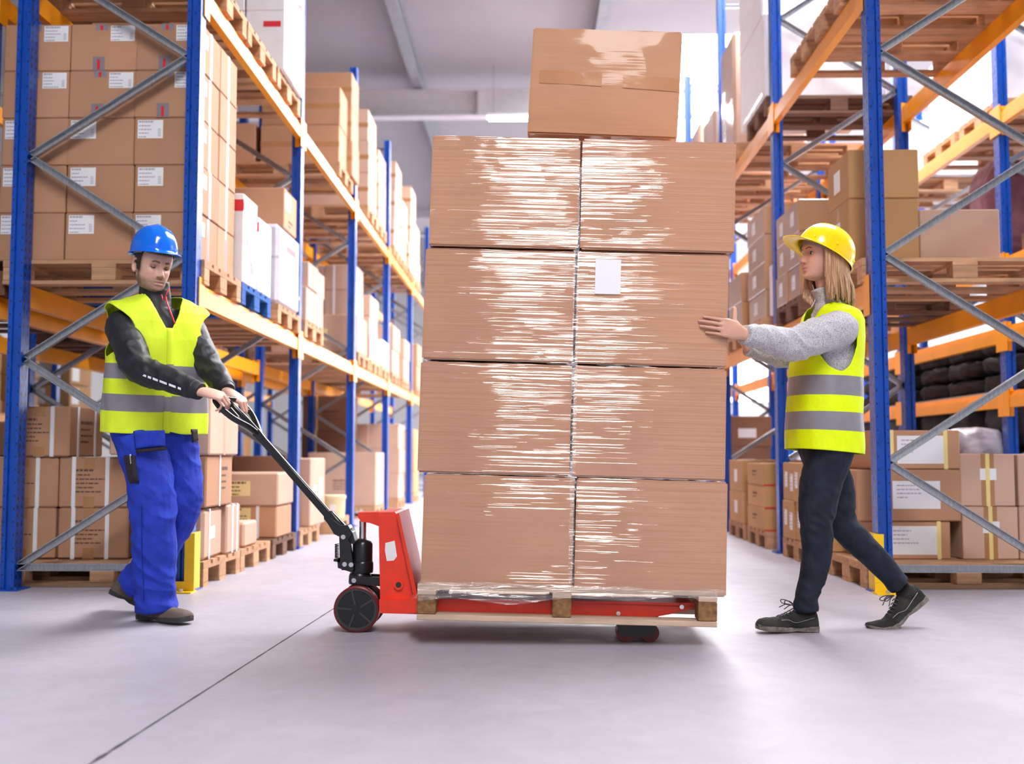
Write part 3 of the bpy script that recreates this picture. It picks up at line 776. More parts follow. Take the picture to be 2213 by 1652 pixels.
# dark cartons deep in the rack, seen under the middle shelf
pallet(-3.0, 15.14, .001, 'wooden pallet deep under the left rack, below the dark carton tower', near=False)
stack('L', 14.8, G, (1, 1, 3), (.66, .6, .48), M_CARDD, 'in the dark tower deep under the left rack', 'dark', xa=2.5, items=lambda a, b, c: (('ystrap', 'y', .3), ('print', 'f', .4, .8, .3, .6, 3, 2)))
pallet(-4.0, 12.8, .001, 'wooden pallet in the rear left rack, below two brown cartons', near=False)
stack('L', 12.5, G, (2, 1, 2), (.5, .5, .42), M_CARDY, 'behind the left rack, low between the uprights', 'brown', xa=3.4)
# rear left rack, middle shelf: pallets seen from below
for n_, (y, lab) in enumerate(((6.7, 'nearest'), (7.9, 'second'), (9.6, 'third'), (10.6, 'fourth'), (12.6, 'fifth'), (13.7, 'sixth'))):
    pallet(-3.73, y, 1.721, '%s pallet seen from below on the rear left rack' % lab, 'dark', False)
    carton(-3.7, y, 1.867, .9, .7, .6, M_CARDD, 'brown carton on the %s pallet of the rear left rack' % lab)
for n_, (y, lab) in enumerate(((10.0, 'first'), (11.2, 'second'), (12.7, 'third'), (13.7, 'fourth'), (15.4, 'fifth'))):
    pallet(-7.1, y, 1.301, '%s pallet on the low shelf of the distant left rack' % lab, 'wood', False)
    for q in range(2):
        for x in (-6.5 - .3, -7.42):
            carton(x, y, 1.449 + q * .33, .6, .74, .32, M_CARDY, '%s %s carton on the %s pallet of the distant left rack' % ('lower' if q == 0 else 'upper', 'aisle-side' if x > -7 else 'inner', lab), (('blank', 'f', .1, .42, .15, .85), ('blank', 'r', .1, .42, .15, .85)) + ((('green', 'f', .5, .8, .5, .9),) if n_ == 2 and q else ()))

# ================================================================== GOODS, RIGHT SIDE
rp(6.36, 0.001, 'wooden pallet under white-labelled cartons, right floor front')
carton(2.27, 6.82, G, .50, .44, .225, M_CARD, 'bottom carton with a white address sheet between cream tapes, right floor', (('sheet', 'f', .26, .84, .12, .88, 11), ('ystrap', 'y', .24), ('ystrap', 'y', .86)), group='white-labelled cartons, right floor')
carton(2.275, 6.82, G + .228, .62, .46, .31, M_CARD, 'wide middle carton with a white address sheet, crossed by the grey brace', (('sheet', 'f', .34, .80, .24, .78, 12), ('blank', 'l', .25, .55, .3, .8)), group='white-labelled cartons, right floor')
carton(2.32, 6.82, G + .541, .54, .44, .235, M_CARD, 'top carton with a white address sheet between cream tapes, right floor', (('sheet', 'f', .30, .84, .14, .86, 13), ('ystrap', 'y', .24), ('ystrap', 'y', .84)), group='white-labelled cartons, right floor')
cst = (('tape', 'f', .38, .62, 0, 1), ('ystrap', 'y', .5), ('blank', 'f', .36, .66, .5, .72))
carton(2.752, 6.82, G, .335, .46, .315, M_CARDP, 'lower yellow-strapped carton beside the wide labelled one', cst, .02, 'yellow-strapped cartons, right floor')
carton(2.752, 6.82, G + .318, .325, .46, .315, M_CARDP, 'upper yellow-strapped carton beside the wide labelled one', cst, -.02, 'yellow-strapped cartons, right floor')
carton(3.10, 6.82, G, .34, .46, .315, M_CARDP, 'lower plain carton at the right picture edge', (), 0, 'yellow-strapped cartons, right floor')
carton(3.10, 6.82, G + .318, .34, .46, .315, M_CARDP, 'upper plain carton at the right picture edge', (), 0, 'yellow-strapped cartons, right floor')
carton(2.17, 7.28, G, .46, .44, .36, M_CARDY, 'low ochre carton behind the labelled ones, right floor', (('blank', 'l', .3, .5, .3, .8),))
carton(2.17, 7.26, G + .363, .46, .40, .42, M_CARDY, 'tall ochre carton behind the labelled ones, beside the right upright', (('blank', 'l', .2, .42, .4, .85), ('blank', 'f', .45, .7, .3, .8)))
rp(7.62, 0.001, 'wooden pallet under four ochre cartons, right floor behind the woman\'s legs')
lb_ = (('label', 'l', .15, .38, .35, .75, 4), ('label', 'l', .6, .85, .25, .7, 5))
stack('R', 7.66, G, (1, 2, 2), (.6, .37, .285), M_CARDY, 'in the two-tier block behind the woman\'s thighs', 'ochre', xa=1.93, items=lambda a, b, c: lb_)
rp(8.98, 0.001, 'wooden pallet under three yellow-strapped cartons, right floor far bay')
stack('R', 9.02, G, (1, 1, 3), (.6, .7, .185), M_CARDY, 'of the yellow-strapped stack in the right far bay', 'strapped', xa=1.93, items=lambda a, b, c: (('ystrap', 'y', .22), ('print', 'l', .3, .6, .4, .7, 2, 2), ('blank', 'f', .3, .55, .2, .65), ('red', 'f', 0, 1, 0, .06)))
rp(9.9, 0.001, 'wooden pallet under two ochre cartons beyond the yellow-strapped stack')
stack('R', 9.95, G, (1, 1, 2), (.6, .66, .29), M_CARDY, 'beyond the yellow-strapped stack', 'ochre', items=lambda a, b, c: (('blank', 'l', .4, .6, .3, .7),))
pallet(2.6, 13.0, .001, 'wooden pallet deep in the right rack under a dark pair of cartons', near=False)
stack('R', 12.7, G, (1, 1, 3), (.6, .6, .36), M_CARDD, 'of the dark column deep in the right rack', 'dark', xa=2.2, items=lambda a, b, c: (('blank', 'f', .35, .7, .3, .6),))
# -- middle shelf
rp(6.29, Z2 + .001, 'wooden pallet on the right middle shelf, in front of two ochre cartons', 'wood')
carton(2.165, 6.83, T2, .43, .46, .425, M_CARDY, 'lower ochre carton of the pair left of the right upright', (('blank', 'l', .3, .6, .45, .75), ('tape', 'l', .44, .56, 0, 1)))
carton(2.17, 6.83, T2 + .428, .43, .46, .305, M_CARDY, 'upper ochre carton of the pair left of the right upright', (('blank', 'l', .3, .6, .3, .75),))
carton(2.635, 6.84, T2, .49, .44, .36, M_CARDP, 'long pale carton beside the ochre pair, right middle shelf', ())
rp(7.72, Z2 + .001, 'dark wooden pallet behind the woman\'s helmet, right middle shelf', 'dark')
stack('R', 7.78, T2, (1, 2, 3), (.55, .36, .235), M_CARDW, 'of the wrapped block behind the yellow helmet', 'ochre', xa=1.93, items=lambda a, b, c: (('label', 'l', .3, .6, .3, .75, 3),))
rp(8.98, Z2 + .001, 'wooden pallet under the glossy ochre column, right middle shelf far bay')
stack('R', 9.02, T2, (1, 1, 4), (.6, .7, .235), M_CARDW, 'of the glossy column between the load and the woman', 'ochre', xa=1.95, items=lambda a, b, c: (('label', 'l', .3, .5, .3, .75, 3), ('blank', 'f', .5, .8, .4, .55)))
carton(2.06, 8.86, T2, .16, .22, .42, M_WHITE, 'narrow white carton in front of the glossy ochre column')
rp(9.9, Z2 + .001, 'wooden pallet at the far end of the second right bay')
stack('R', 9.95, T2, (1, 1, 2), (.6, .66, .27), M_CARDW, 'at the far end of the second right bay', 'ochre', xa=1.93)
# -- top shelf
rp(6.29, Z3 + .001, 'wooden pallet seen from below on the right top shelf, nearest')
rp(7.12, Z3 + .001, 'wooden pallet overhanging the beam on the right top shelf')
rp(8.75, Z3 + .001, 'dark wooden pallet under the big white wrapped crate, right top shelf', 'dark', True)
carton(1.93 + .5, 9.3, T3, 1.0, 1.06, .72, M_WHITE, 'big white wrapped crate on the dark pallet, right top shelf', (('fold', 'l', .1, .9, .05, .1),), name='wrapped_crate', cat='crate', b=.015)
carton(1.93 + .45, 9.35, T3 + .722, .9, .96, .8, M_WHITE, 'upper white crate at the top of the picture, right top shelf', (), name='wrapped_crate', cat='crate', b=.015)
for n_, (y, h_, ww) in enumerate(((10.1, 1.12, .66), (11.25, .74, .7), (12.2, .9, .6))):
    nm = ['first', 'second', 'third'][n_]
    rp(y, Z3 + .001, 'wooden pallet under the %s film-wrapped column beyond the white crate' % nm)
    carton(1.93 + .35, y + .4, T3, .7, ww, h_, M_CARDPW, '%s pale film-wrapped column beyond the white crate, right top shelf' % nm, (('fold', 'l', .2, .35, .05, .6),), name='wrapped_column', cat='wrapped goods', b=.03)
# -- rack behind: white crates above, burgundy and black textiles below
for n_, (y, lab) in enumerate(((9.15, 'nearest'), (10.05, 'second'), (11.7, 'third'))):
    pallet(4.42, y, 3.551, '%s pallet on the top shelf of the rack behind, right' % lab, 'wood', True, 0)
carton(4.42, 9.6, 3.70, 1.1, 1.6, .85, M_WHITE, 'long white crate high on the rack behind the right rack', (), name='wrapped_crate', cat='crate', b=.02)
carton(4.42, 11.7, 3.70, 1.1, .9, .6, M_WHITE, 'farther low white crate high on the rack behind the right rack', (), name='wrapped_crate', cat='crate', b=.02)
for lv, z in ((1, 1.281), (3, 2.351)):
    for n_, y in enumerate((9.88, 12.32)):
        b = MB().box((3.84, y - 1.16, z), (4.92, y + 1.16, z + .02)); o = link('shelf_board', b.mesh('shelf', M_GALV)); setp(o, '%s grey shelf board carrying textiles, %s bay of the rack behind' % ('lower' if lv == 1 else 'upper', 'near' if n_ == 0 else 'far'), 'shelf')
rr = random.Random(5)
def bundle(c, size, mat, label, group, seed):
    m = MB(); m.tube([(c[0] - size[0]/2, c[1], c[2] + size[2]/2), (c[0] - size[0]*.44, c[1], c[2] + size[2]/2), (c[0], c[1], c[2] + size[2]/2), (c[0] + size[0]*.44, c[1], c[2] + size[2]/2), (c[0] + size[0]/2, c[1], c[2] + size[2]/2)], [(size[1]*.3, size[2]*.3), (size[1]*.48, size[2]*.48), (size[1]*.5, size[2]*.5), (size[1]*.48, size[2]*.48), (size[1]*.3, size[2]*.3)], 40, up=(0, 0, 1), power=4.5)
    me = m.mesh('bundle', mat); bm = bmesh.new(); bm.from_mesh(me); bmesh.ops.subdivide_edges(bm, edges=bm.edges[:], cuts=2, use_grid_fill=True)
    for v in bm.verts:
        q = v.co * 1.0; n = noise.noise(V((q.x * 3 + seed, q.y * 9, q.z * 14))) + .5 * noise.noise(V((q.x * 9 + seed, q.y * 20, q.z * 22)))
        v.co += v.normal * n * .02 if v.normal.length else V()
    bm.to_mesh(me); bm.free(); bend_smooth(me, 180)
    o = link('textile_bundle', me); setp(o, label, 'textile', group); return o
posn = ['near front', 'second', 'third', 'fourth', 'far end']
for sh, z, hh in ((0, 1.302, .155), (1, .001, .41)):
    for q in range(3):
        for k2, y in enumerate((9.1, 9.9, 10.62, 11.6, 12.5)):
            bundle((4.38, y, z + q * (hh + .004)), (1.0, .70, hh), M_DARKFAB, '%s black textile bundle, %s layer, %s behind the right rack' % (posn[k2], ['bottom', 'middle', 'top'][q], 'lower shelf' if sh == 0 else 'floor'), 'black textile bundles', sh * 10 + k2 + q * 5)
for n_, (x, y, w_, h_) in enumerate(((4.36, 9.3, .62, .92), (4.36, 10.0, .58, .72), (4.36, 10.75, .66, .50), (4.36, 11.9, .8, .45))):
    bundle((x, y, 2.372), (1.0, w_, h_), M_BURG if n_ < 2 else M_DARKFAB, ['large burgundy fabric heap by the blue upright at the right edge', 'smaller burgundy fabric heap above the long pale carton', 'black glossy bag beside the burgundy fabric heaps', 'far black bag beyond the burgundy fabric heaps'][n_], 'fabric heaps', 40 + n_)
M_GPL = simple('grey plastic bag', (.32, .29, .33, 1), .3, var=.4, scale=9)
bundle((3.62, 8.98, .001), (.36, .5, 1.0), M_GPL, 'grey plastic-wrapped bale standing before the dark floor textiles at the right edge', 'fabric heaps', 77)
pallet(4.42, 8.0, 2.351, 'wooden pallet at the right picture edge, beside the burgundy fabric', 'dark', True)
# ================================================================== LOAD ON THE PALLET TRUCK
YF = 4.40                     # front face of the load
# -- pallet, carried slightly tilted
pl, pr_ = P(900, 1340, YF), P(1550, 1357, YF)
ang = -math.atan2(pr_.z - pl.z, pr_.x - pl.x)
LP = (pr_ - pl).length
ROT = Euler((0, ang, 0))
RM = ROT.to_matrix().to_4x4()
M_HW = wood('worn pallet board', srgb(208, 180, 156), .25)
e = empty('wooden_pallet', ((pl.x + pr_.x) / 2, YF + .4, (pl.z + pr_.z) / 2), 0, 'wooden pallet carrying the film-wrapped load on the pallet truck forks', 'pallet')
e.rotation_euler = ROT
D = .8; L = LP
deck = MB(); bw = [.145, .1, .145, .1, .145]; gap = (D - sum(bw)) / 4; y = -D / 2
for w_ in bw: deck.cbox((-L/2, y, .122), (L/2, y + w_, .144), .002); y += w_ + gap
part('deck', deck, M_HW, e, world=False)
for n_, x in enumerate((-L/2 + .038, -.02, L/2 - .038)):
    s_ = MB().cbox((x - .038, -D/2, .100), (x + .038, D/2, .1215), .002); part('stringer', s_, M_HW, e, world=False)
for y_ in (-D/2 + .05, 0, D/2 - .05):
    rb = MB().cbox((-L/2, y_ - .05, 0), (L/2, y_ + .05, .022), .002); part('runner_board', rb, M_HW, e, world=False)
    for x in (-L/2 + .038, -.02, L/2 - .038):
        part('block', MB().cbox((x - .038, y_ - .05, .0225), (x + .038, y_ + .05, .0995), .004), M_BLOCK, e, world=False)

# -- the eight wrapped cartons and the single one on top
def bulged(w, d, h, mat, seed, bulge=.010, dent=.004):
    """a carton with slightly bowed faces, crushed edges and flap seam"""
    bm = bmesh.new(); bmesh.ops.create_cube(bm, size=1)
    for v in bm.verts: v.co = V((v.co.x * w, v.co.y * d, (v.co.z + .5) * h))
    bmesh.ops.bevel(bm, geom=bm.edges[:], offset=.007, segments=2, affect='EDGES')
    bmesh.ops.subdivide_edges(bm, edges=[x for x in bm.edges if x.calc_length() > .1], cuts=26, use_grid_fill=True)
    for v in bm.verts:
        u = (v.co.x / w * 2, v.co.y / d * 2, v.co.z / h * 2 - 1)
        f = [max(0, 1 - q * q) for q in u]
        v.co.y -= (1 if u[1] < 0 else -1) * bulge * f[0] * f[2] * (abs(u[1]) > .9)
        v.co.x += (1 if u[0] > 0 else -1) * bulge * .6 * f[1] * f[2] * (abs(u[0]) > .9)
        n = noise.noise(V((v.co.x * 3 + seed, v.co.y * 3, v.co.z * 12))) * dent + noise.noise(V((v.co.x * 14, v.co.y * 14 + seed, v.co.z * 30))) * dent * .35
        e_ = max(0, abs(u[2]) - .8) * 5
        v.co.y += (1 if u[1] < 0 else -1) * n * (abs(u[1]) > .9)
        v.co.z += -abs(noise.noise(V((v.co.x * 7 + seed * 3, v.co.y * 5, 3)))) * .006 * e_ * (u[2] > 0)
    me = bpy.data.meshes.new('carton'); bm.to_mesh(me); bm.free(); me.materials.append(mat); bend_smooth(me, 35)
    return me
rows = [   # (x left, x split, x right, y of lower edge left/right, y of upper edge left/right) from the bottom up
    (908, 1238, 1570, 1272, 1293, 1026, 1044),
    (901, 1233, 1568, 1022, 1041, 782, 800),
    (911, 1240, 1572, 777, 796, 537, 551),
    (926, 1251, 1588, 531, 548, 293, 310)]
tn_ = ['bottom', 'second', 'third', 'top']
for i, (xl, xs, xr, bl, br, tl, tr) in enumerate(rows):
    for s in (0, 1):
        xa, xb = (xl, xs - 2) if s == 0 else (xs + 2, xr)
        fy = lambda x, l, r: l + (r - l) * (x - xl) / (xr - xl)
        yo = YF + (.004 if s else 0.0) + (-.012 if i == 3 else .0)
        pa, pb = P(xa, fy(xa, bl, br) - 1, yo), P(xb, fy(xb, bl, br) - 1, yo)
        pc, pd = P(xa, fy(xa, tl, tr), yo), P(xb, fy(xb, tl, tr), yo)
        w_ = ((pb - pa).length + (pd - pc).length) / 2; h_ = ((pc - pa).length + (pd - pb).length) / 2
        c_ = (pa + pb) / 2; dp = .79
        o = link('cardboard_box', bulged(w_ - .004, dp, h_ + .004, M_HERO, i * 2 + s, .006 + .003 * (i < 3)), None, (c_.x, yo + dp / 2, c_.z))
        o.rotation_euler = (0, -math.atan2(pb.z - pa.z, pb.x - pa.x), 0)
        setp(o, '%s row %s brown carton of the film-wrapped load on the pallet truck' % (tn_[i], 'left' if s == 0 else 'right'), 'box', 'film-wrapped cartons on the pallet truck')
        tp = MB()
        if i == 3 and s == 0: plate(tp, w_, dp, h_, 'f', .0, .82, .50, .60, .0006, .012)
        elif i == 3: plate(tp, w_, dp, h_, 'f', .18, .98, .46, .57, .0006, .012)
        elif i == 1: plate(tp, w_, dp, h_, 'f', .04, .9, .44, .52, .0006, .012)
        if tp.v:
            tp.v = [(x, y + .011 - .0065 * max(0, 1 - (2*x/w_)**2), z) for x, y, z in tp.v]
        if i == 2 and s == 1:
            lb = MB().box((-w_/2 + .075, -dp/2 - .0125, h_ * .62), (-w_/2 + .18, -dp/2 - .0115, h_ * .93))
            part('paper_label', lb, M_PAPER, o, world=False)
# top carton
a, b, c, d = P(1141, 288, 4.62), P(1463, 305, 4.62), P(1155, 58, 4.62), P(1478, 67, 4.62)
w_ = ((b - a).length + (d - c).length) / 2; h_ = (c - a).length
zt = None
o = link('cardboard_box', bulged(w_, .55, h_, M_HEROT, 31, .012), None, ((a.x + b.x) / 2 + .012, 4.62 + .275, (a.z + b.z) / 2 + .006))
o.rotation_euler = (0, -math.atan2(b.z - a.z, b.x - a.x), math.radians(-3.0))
setp(o, 'single brown carton with clear tape lying on top of the film-wrapped load', 'box')
M_CTAPE = simple('clear brown tape', srgb(188, 136, 96), .16, var=.05, bump=.7, bscale=9)
for x0, x1 in ((-.44, -.02), (.12, .49)):
    tp = MB(); Nn = 14
    for q in range(Nn):
        u0 = x0 + (x1 - x0) * q / Nn; u1 = x0 + (x1 - x0) * (q + 1) / Nn
        def yy(u): return -.275 - .0125 * (1 - (2*u)**2) - .0042
        z0 = h_ * .45; z1 = h_ * .57
        tp.add([(w_*u0, yy(u0), z0 - .02*u0), (w_*u1, yy(u1), z0 - .02*u1), (w_*u1, yy(u1), z1 - .02*u1), (w_*u0, yy(u0), z1 - .02*u0)], [(0, 1, 2, 3)])
    part('clear_tape', tp, M_CTAPE, o, world=False)
# loose stretch film: skirt gathered over the pallet edge, bridges over the middle gap, flaps at the corners
fm = MB(); random.seed(11)
def sheet(path_top, path_bot, nv, amp, seed):
    n = len(path_top); g = []
    for i in range(n):
        for j_ in range(nv + 1):
            t = j_ / nv; p = path_top[i].lerp(path_bot[i], t)
            k_ = noise.noise(V((p.x * 5 + seed, p.z * 90, seed))) * amp
            g.append(V((p.x + k_ * .2, p.y + k_, p.z)))
    fs = [(i*(nv+1)+j_, i*(nv+1)+j_+1, (i+1)*(nv+1)+j_+1, (i+1)*(nv+1)+j_) for i in range(n-1) for j_ in range(nv)]
    fm.add(g, fs)
N = 60
top_, bot_ = [], []
for i in range(N + 1):
    x = 903 + (1568 - 903) * i / N; s = i / N
    yt = 1255 + 21 * s + 6 * noise.noise(V((s * 7, 0, 1))); yb = 1300 + 12 * noise.noise(V((s * 5, 4, 1))) - 22 * max(0, s - .45) - (6 if s > .9 else 0)
    yb = max(yb, 1276 + 20 * s)
    top_.append(P(x, yt, YF - .012)); bot_.append(P(x, yb, YF - .020 - .012 * (s < .12)))
sheet(top_, bot_, 12, .012, 3)
for (xl, xr_, y0_, y1_, sd) in ((1232, 1244, 405, 1262, 5),):
    tt, bb = [], []
    for i in range(5):
        x = xl + (xr_ - xl) * i / 4; tt.append(P(x + 10, y0_, YF - .008 + .004)); bb.append(P(x - 4, y1_, YF - .010 + .004))
    sheet(tt, bb, 220, .006, sd)
for (xe, y0_, y1_, s_) in ((1571, 330, 1290, 1), (905, 380, 1285, -1)):
    tt, bb = [], []
    for i in range(4):
        yy_ = YF + .004 + i * .02
        tt.append(P(xe + (15 if y0_ == 330 else 14) + s_ * 3, y0_, yy_)); bb.append(P(xe + s_ * 2, y1_, yy_))
    sheet(tt, bb, 200, .008, 9 + s_)
o = link('stretch_film', fm.mesh('film', M_FILM)); bend_smooth(o.data, 180)
setp(o, 'loose clear stretch film gathered over the pallet edge and gaps of the load', 'stretch film', kind='stuff')

# ================================================================== PALLET TRUCK
e = empty('pallet_truck', (P(772, 1357, 4.86).x, 4.86, 0), 0, 'red hand pallet truck with a long black handle under the wrapped load', 'pallet truck')
YC = 4.86
def Q(px, py, y=4.7): p = P(px, py, y); return (p.x, p.z)
# body: red tower with sloping load plate, side flange and lower sill
yn, yf = 4.70, 5.02
tw = MB(); poly = [Q(822, 1325, yn), Q(897, 1327, yn), Q(893, 1290, yn), Q(858, 1113, yn), Q(853, 1107, yn), Q(818, 1108, yn)]
tw.prism(poly, yn, yf, 0)
lip = [Q(820, 1296, yn - .02), Q(905, 1298, yn - .02), Q(905, 1327, yn - .02), Q(822, 1325, yn - .02)]
tw.prism(lip, yn - .035, yf + .035, 0)
part('tower', tw, M_RED, e)
gp = MB()   # wide load plate behind, leaning on the pallet
a_ = [Q(858, 1110, yn), Q(864, 1108, yn), Q(906, 1296, yn), Q(897, 1296, yn)]
gp.prism(a_, yn - .03, yf + .03, 0); part('load_plate', gp, M_RED, e)
arm = MB(); arm.prism([Q(774, 1108, YC - .05), Q(824, 1107, YC - .05), Q(824, 1140, YC - .05), Q(800, 1131, YC - .05), Q(780, 1128, YC - .05), Q(773, 1117, YC - .05)], YC - .05, YC + .05); part('lift_arm', arm, M_RED, e)
hole = MB(); c_ = P(862, 1264, yn - .001); hole.cyl(c_ + V((0, .005, 0)), c_ - V((0, .012, 0)), .021, 20); t_ = part('pin_boss', hole, M_RED, e)
hole = MB(); hole.cyl(c_ - V((0, .010, 0)), c_ - V((0, .0128, 0)), .0125, 16); part('pin_hole', hole, M_RUBBER, t_)
st = MB(); q = [P(833, 1174, yn), P(853, 1169, yn), P(858, 1203, yn), P(851, 1212, yn), P(836, 1213, yn), P(832, 1190, yn)]
st.prism([(p.x, p.z) for p in q], yn - .0015, yn - .0003); part('torn_sticker', st, M_PAPER, e)
# forks
for y0_ in (YF + .10, YF + .53):
    fk = MB(); zt = P(1000, 1294, y0_).z; zb = P(1000, 1326, y0_).z
    xa, xb = P(885, 1300, y0_).x, P(1508, 1300, y0_).x
    n_ = 4; pts = [(xa, zb), (xb - .18, zb - .012), (xb - .05, zb - .0 + .012), (xb, zb + .03), (xb, zt - .012 - .02), (xb - .02, zt - .016), (xa, zt)]
    fk.prism(pts, y0_, y0_ + .16); f_ = part('fork', fk, M_RED, e)
    rl = MB()
    for px in (1352, 1404): 
        c_ = P(px, 1352, y0_ + .04); c_.z = .039; rl.cyl(c_ - V((0, .012, 0)), c_ + V((0, .075, 0)), .038, 22)
    part('load_roller', rl, M_DRED, f_)
    br = MB(); c0 = P(1378, 1330, y0_); 
    br.prism([(c0.x - .07, .028), (c0.x + .07, .028), (c0.x + .085, zb + .002), (c0.x - .1, zb + .002)], y0_ + .018, y0_ + .026); br.prism([(c0.x - .07, .028), (c0.x + .07, .028), (c0.x + .085, zb + .002), (c0.x - .1, zb + .002)], y0_ + .118, y0_ + .126)
    part('roller_bracket', br, M_BLACK, f_)
    for px, py in ((1336, 1326), (1473, 1312)):
        c_ = P(px, py, y0_); part('bolt', MB().cyl(c_ + V((0, .01, 0)), c_ - V((0, .008, 0)), .009, 12), M_STEEL, f_)
# steering wheels
wc = P(772, 1310, YC - .09); R_ = wc.z
wc.z = .1; 
for s, y0_ in ((0, YC - .115), (1, YC + .065)):
    c_ = V((wc.x, y0_, .1)); w_ = .05
    ty = MB(); ty.tube([c_, c_ + V((0, .004, 0)), c_ + V((0, w_ - .004, 0)), c_ + V((0, w_, 0))], [.094, .1, .1, .094], 40, up=(0, 0, 1)); wh = part('steering_wheel', ty, M_DRED, e, 30)
    hb = MB(); hb.cyl(c_ - V((0, .001, 0)), c_ + V((0, w_ + .001, 0)), .0905, 36); hb.cyl(c_ - V((0, .006, 0)), c_ + V((0, w_ + .006, 0)), .022, 20); hb.cyl(c_ - V((0, .0085, 0)), c_, .011, 12)
    part('wheel_hub', hb, M_BLACK, wh, 30)
    sp = MB()
    for k_ in range(5):
        a0 = 2 * PI * k_ / 5 + .55; dv = V((math.cos(a0), 0, math.sin(a0))); nv_ = V((-dv.z, 0, dv.x)) * .0045
        q = [c_ + dv * .02 + nv_, c_ + dv * .02 - nv_, c_ + dv * .086 - nv_, c_ + dv * .086 + nv_]
        sp.add([p - V((0, .0055, 0)) for p in q] + [p for p in q], [(0, 1, 2, 3), (0, 4, 5, 1), (1, 5, 6, 2), (2, 6, 7, 3), (3, 7, 4, 0)])
    rim = [c_ - V((0, .003, 0))]
    ri = MB(); K = 36
    for k_ in range(K):
        a0 = 2*PI*k_/K; a1 = 2*PI*(k_+1)/K
        f_ = lambda a, r, y: c_ + V((math.cos(a)*r, y, math.sin(a)*r))
        sp.add([f_(a0, .082, -.004), f_(a1, .082, -.004), f_(a1, .0895, -.004), f_(a0, .0895, -.004), f_(a0, .079, -.001), f_(a1, .079, -.001)], [(0, 1, 2, 3), (4, 5, 1, 0)])
    part('spokes', sp, simple('wheel rib grey', (.035, .035, .038, 1), .4), wh)
# hydraulic pump, piston, pedestal
pc = P(783, 1255, YC); zx = lambda py: P(783, py, YC).z
pm = MB(); pm.tube([V((pc.x, YC, zx(py))) for py in (1238, 1232, 1218, 1214, 1213, 1176, 1170, 1165, 1164)], [.047, .049, .049, .047, .045, .045, .038, .024, .02], 28, up=(0, 1, 0)); part('hydraulic_pump', pm, M_BLACK, e, 35)
ro = MB(); ro.cyl(V((pc.x, YC, zx(1168))), V((pc.x, YC, zx(1126))), .0155, 20); part('piston_rod', ro, M_STEEL, e, 30)
pd = MB(); pd.tube([V((pc.x - .01, YC, zx(py))) for py in (1262, 1258, 1244, 1238)], [.05, .052, .05, .044], 20, up=(0, 1, 0))
pd.prism([Q(756, 1240, YC - .06), Q(764, 1246, YC - .06), Q(824, 1248, YC - .06), Q(824, 1268, YC - .06), Q(780, 1264, YC - .06), Q(757, 1262, YC - .06)], YC - .062, YC - .05)
pd.prism([Q(756, 1240, YC - .06), Q(764, 1246, YC - .06), Q(824, 1248, YC - .06), Q(824, 1268, YC - .06), Q(780, 1264, YC - .06), Q(757, 1262, YC - .06)], YC + .05, YC + .062)
pd.cyl(V((wc.x, YC - .12, .1)), V((wc.x, YC + .12, .1)), .014, 12); pd.cyl(V((wc.x, YC, .1)), V((pc.x - .005, YC, zx(1250))), .03, 14)
part('axle_bracket', pd, M_BLACK, e, 35)
# linkage at the handle foot
lk = MB(); yk = YC - .045
lk.prism([Q(733, 1160, yk), Q(748, 1160, yk), Q(757, 1176, yk), Q(764, 1230, yk), Q(760, 1238, yk), Q(730, 1228, yk), Q(729, 1212, yk), Q(734, 1205, yk)], yk, yk + .03)
lk.prism([Q(721, 1209, yk), Q(735, 1207, yk), Q(735, 1216, yk), Q(721, 1214, yk)], yk, yk + .05)
lk.prism([Q(745, 1142, yk), Q(758, 1143, yk), Q(768, 1180, yk), Q(757, 1176, yk), Q(748, 1160, yk)], yk + .02, YC + .06)
lk.box((pc.x - .09, YC - .02, zx(1232)), (pc.x, YC + .02, zx(1218)))
part('linkage', lk, M_BLACK, e)
sg = MB(); turns = 9; n = 12; pts = []
for k_ in range(turns * n + 1):
    a0 = 2 * PI * k_ / n; t = k_ / (turns * n); b0 = P(728, 1176 + (1206 - 1176) * t, yk + .01)
    pts.append(b0 + V((math.cos(a0) * .0085, math.sin(a0) * .0085, 0)))
sg.tube(pts, .0022, 6); part('spring', sg, M_BLACK, e, 60)
for px, py, y_ in ((742, 1161, yk), (759, 1221, yk), (745, 1220, yk), (765, 1255, YC - .062)):
    c_ = P(px, py, y_ - .002); part('bolt', MB().cyl(c_ + V((0, .01, 0)), c_ - V((0, .006, 0)), .0105, 14), M_STEEL, e, 30)
# handle: flat bar shaft with bright top face, foot casting, loop grip with trigger
h0, h1 = P(742, 1150, YC), P(563, 945, YC - .03)
hd = MB(); d_ = (h1 - h0).normalized(); nrm = V((0, 1, 0)); sd = d_.cross(nrm).normalized()
hd.tube([h0, h0 + d_ * .1, h0 + d_ * .11, h1 - d_ * .02, h1 + d_ * .03], [(.03, .024), (.026, .022), (.019, .017), (.0165, .016), (.02, .016)], 24, up=(0, 1, 0), power=5); part('handle_shaft', hd, simple('gloss black paint', (.012, .012, .014, 1), .16, var=.1), e, 30)
ft = MB(); ft.prism([Q(722, 1155, YC - .04), Q(752, 1168, YC - .04), Q(762, 1152, YC - .04), Q(752, 1136, YC - .04), Q(735, 1136, YC - .04), Q(714, 1120, YC - .04), Q(706, 1128, YC - .04)], YC - .042, YC + .042); part('handle_foot', ft, M_BLACK, e)
M_GLOSS = bpy.data.materials['gloss black paint']
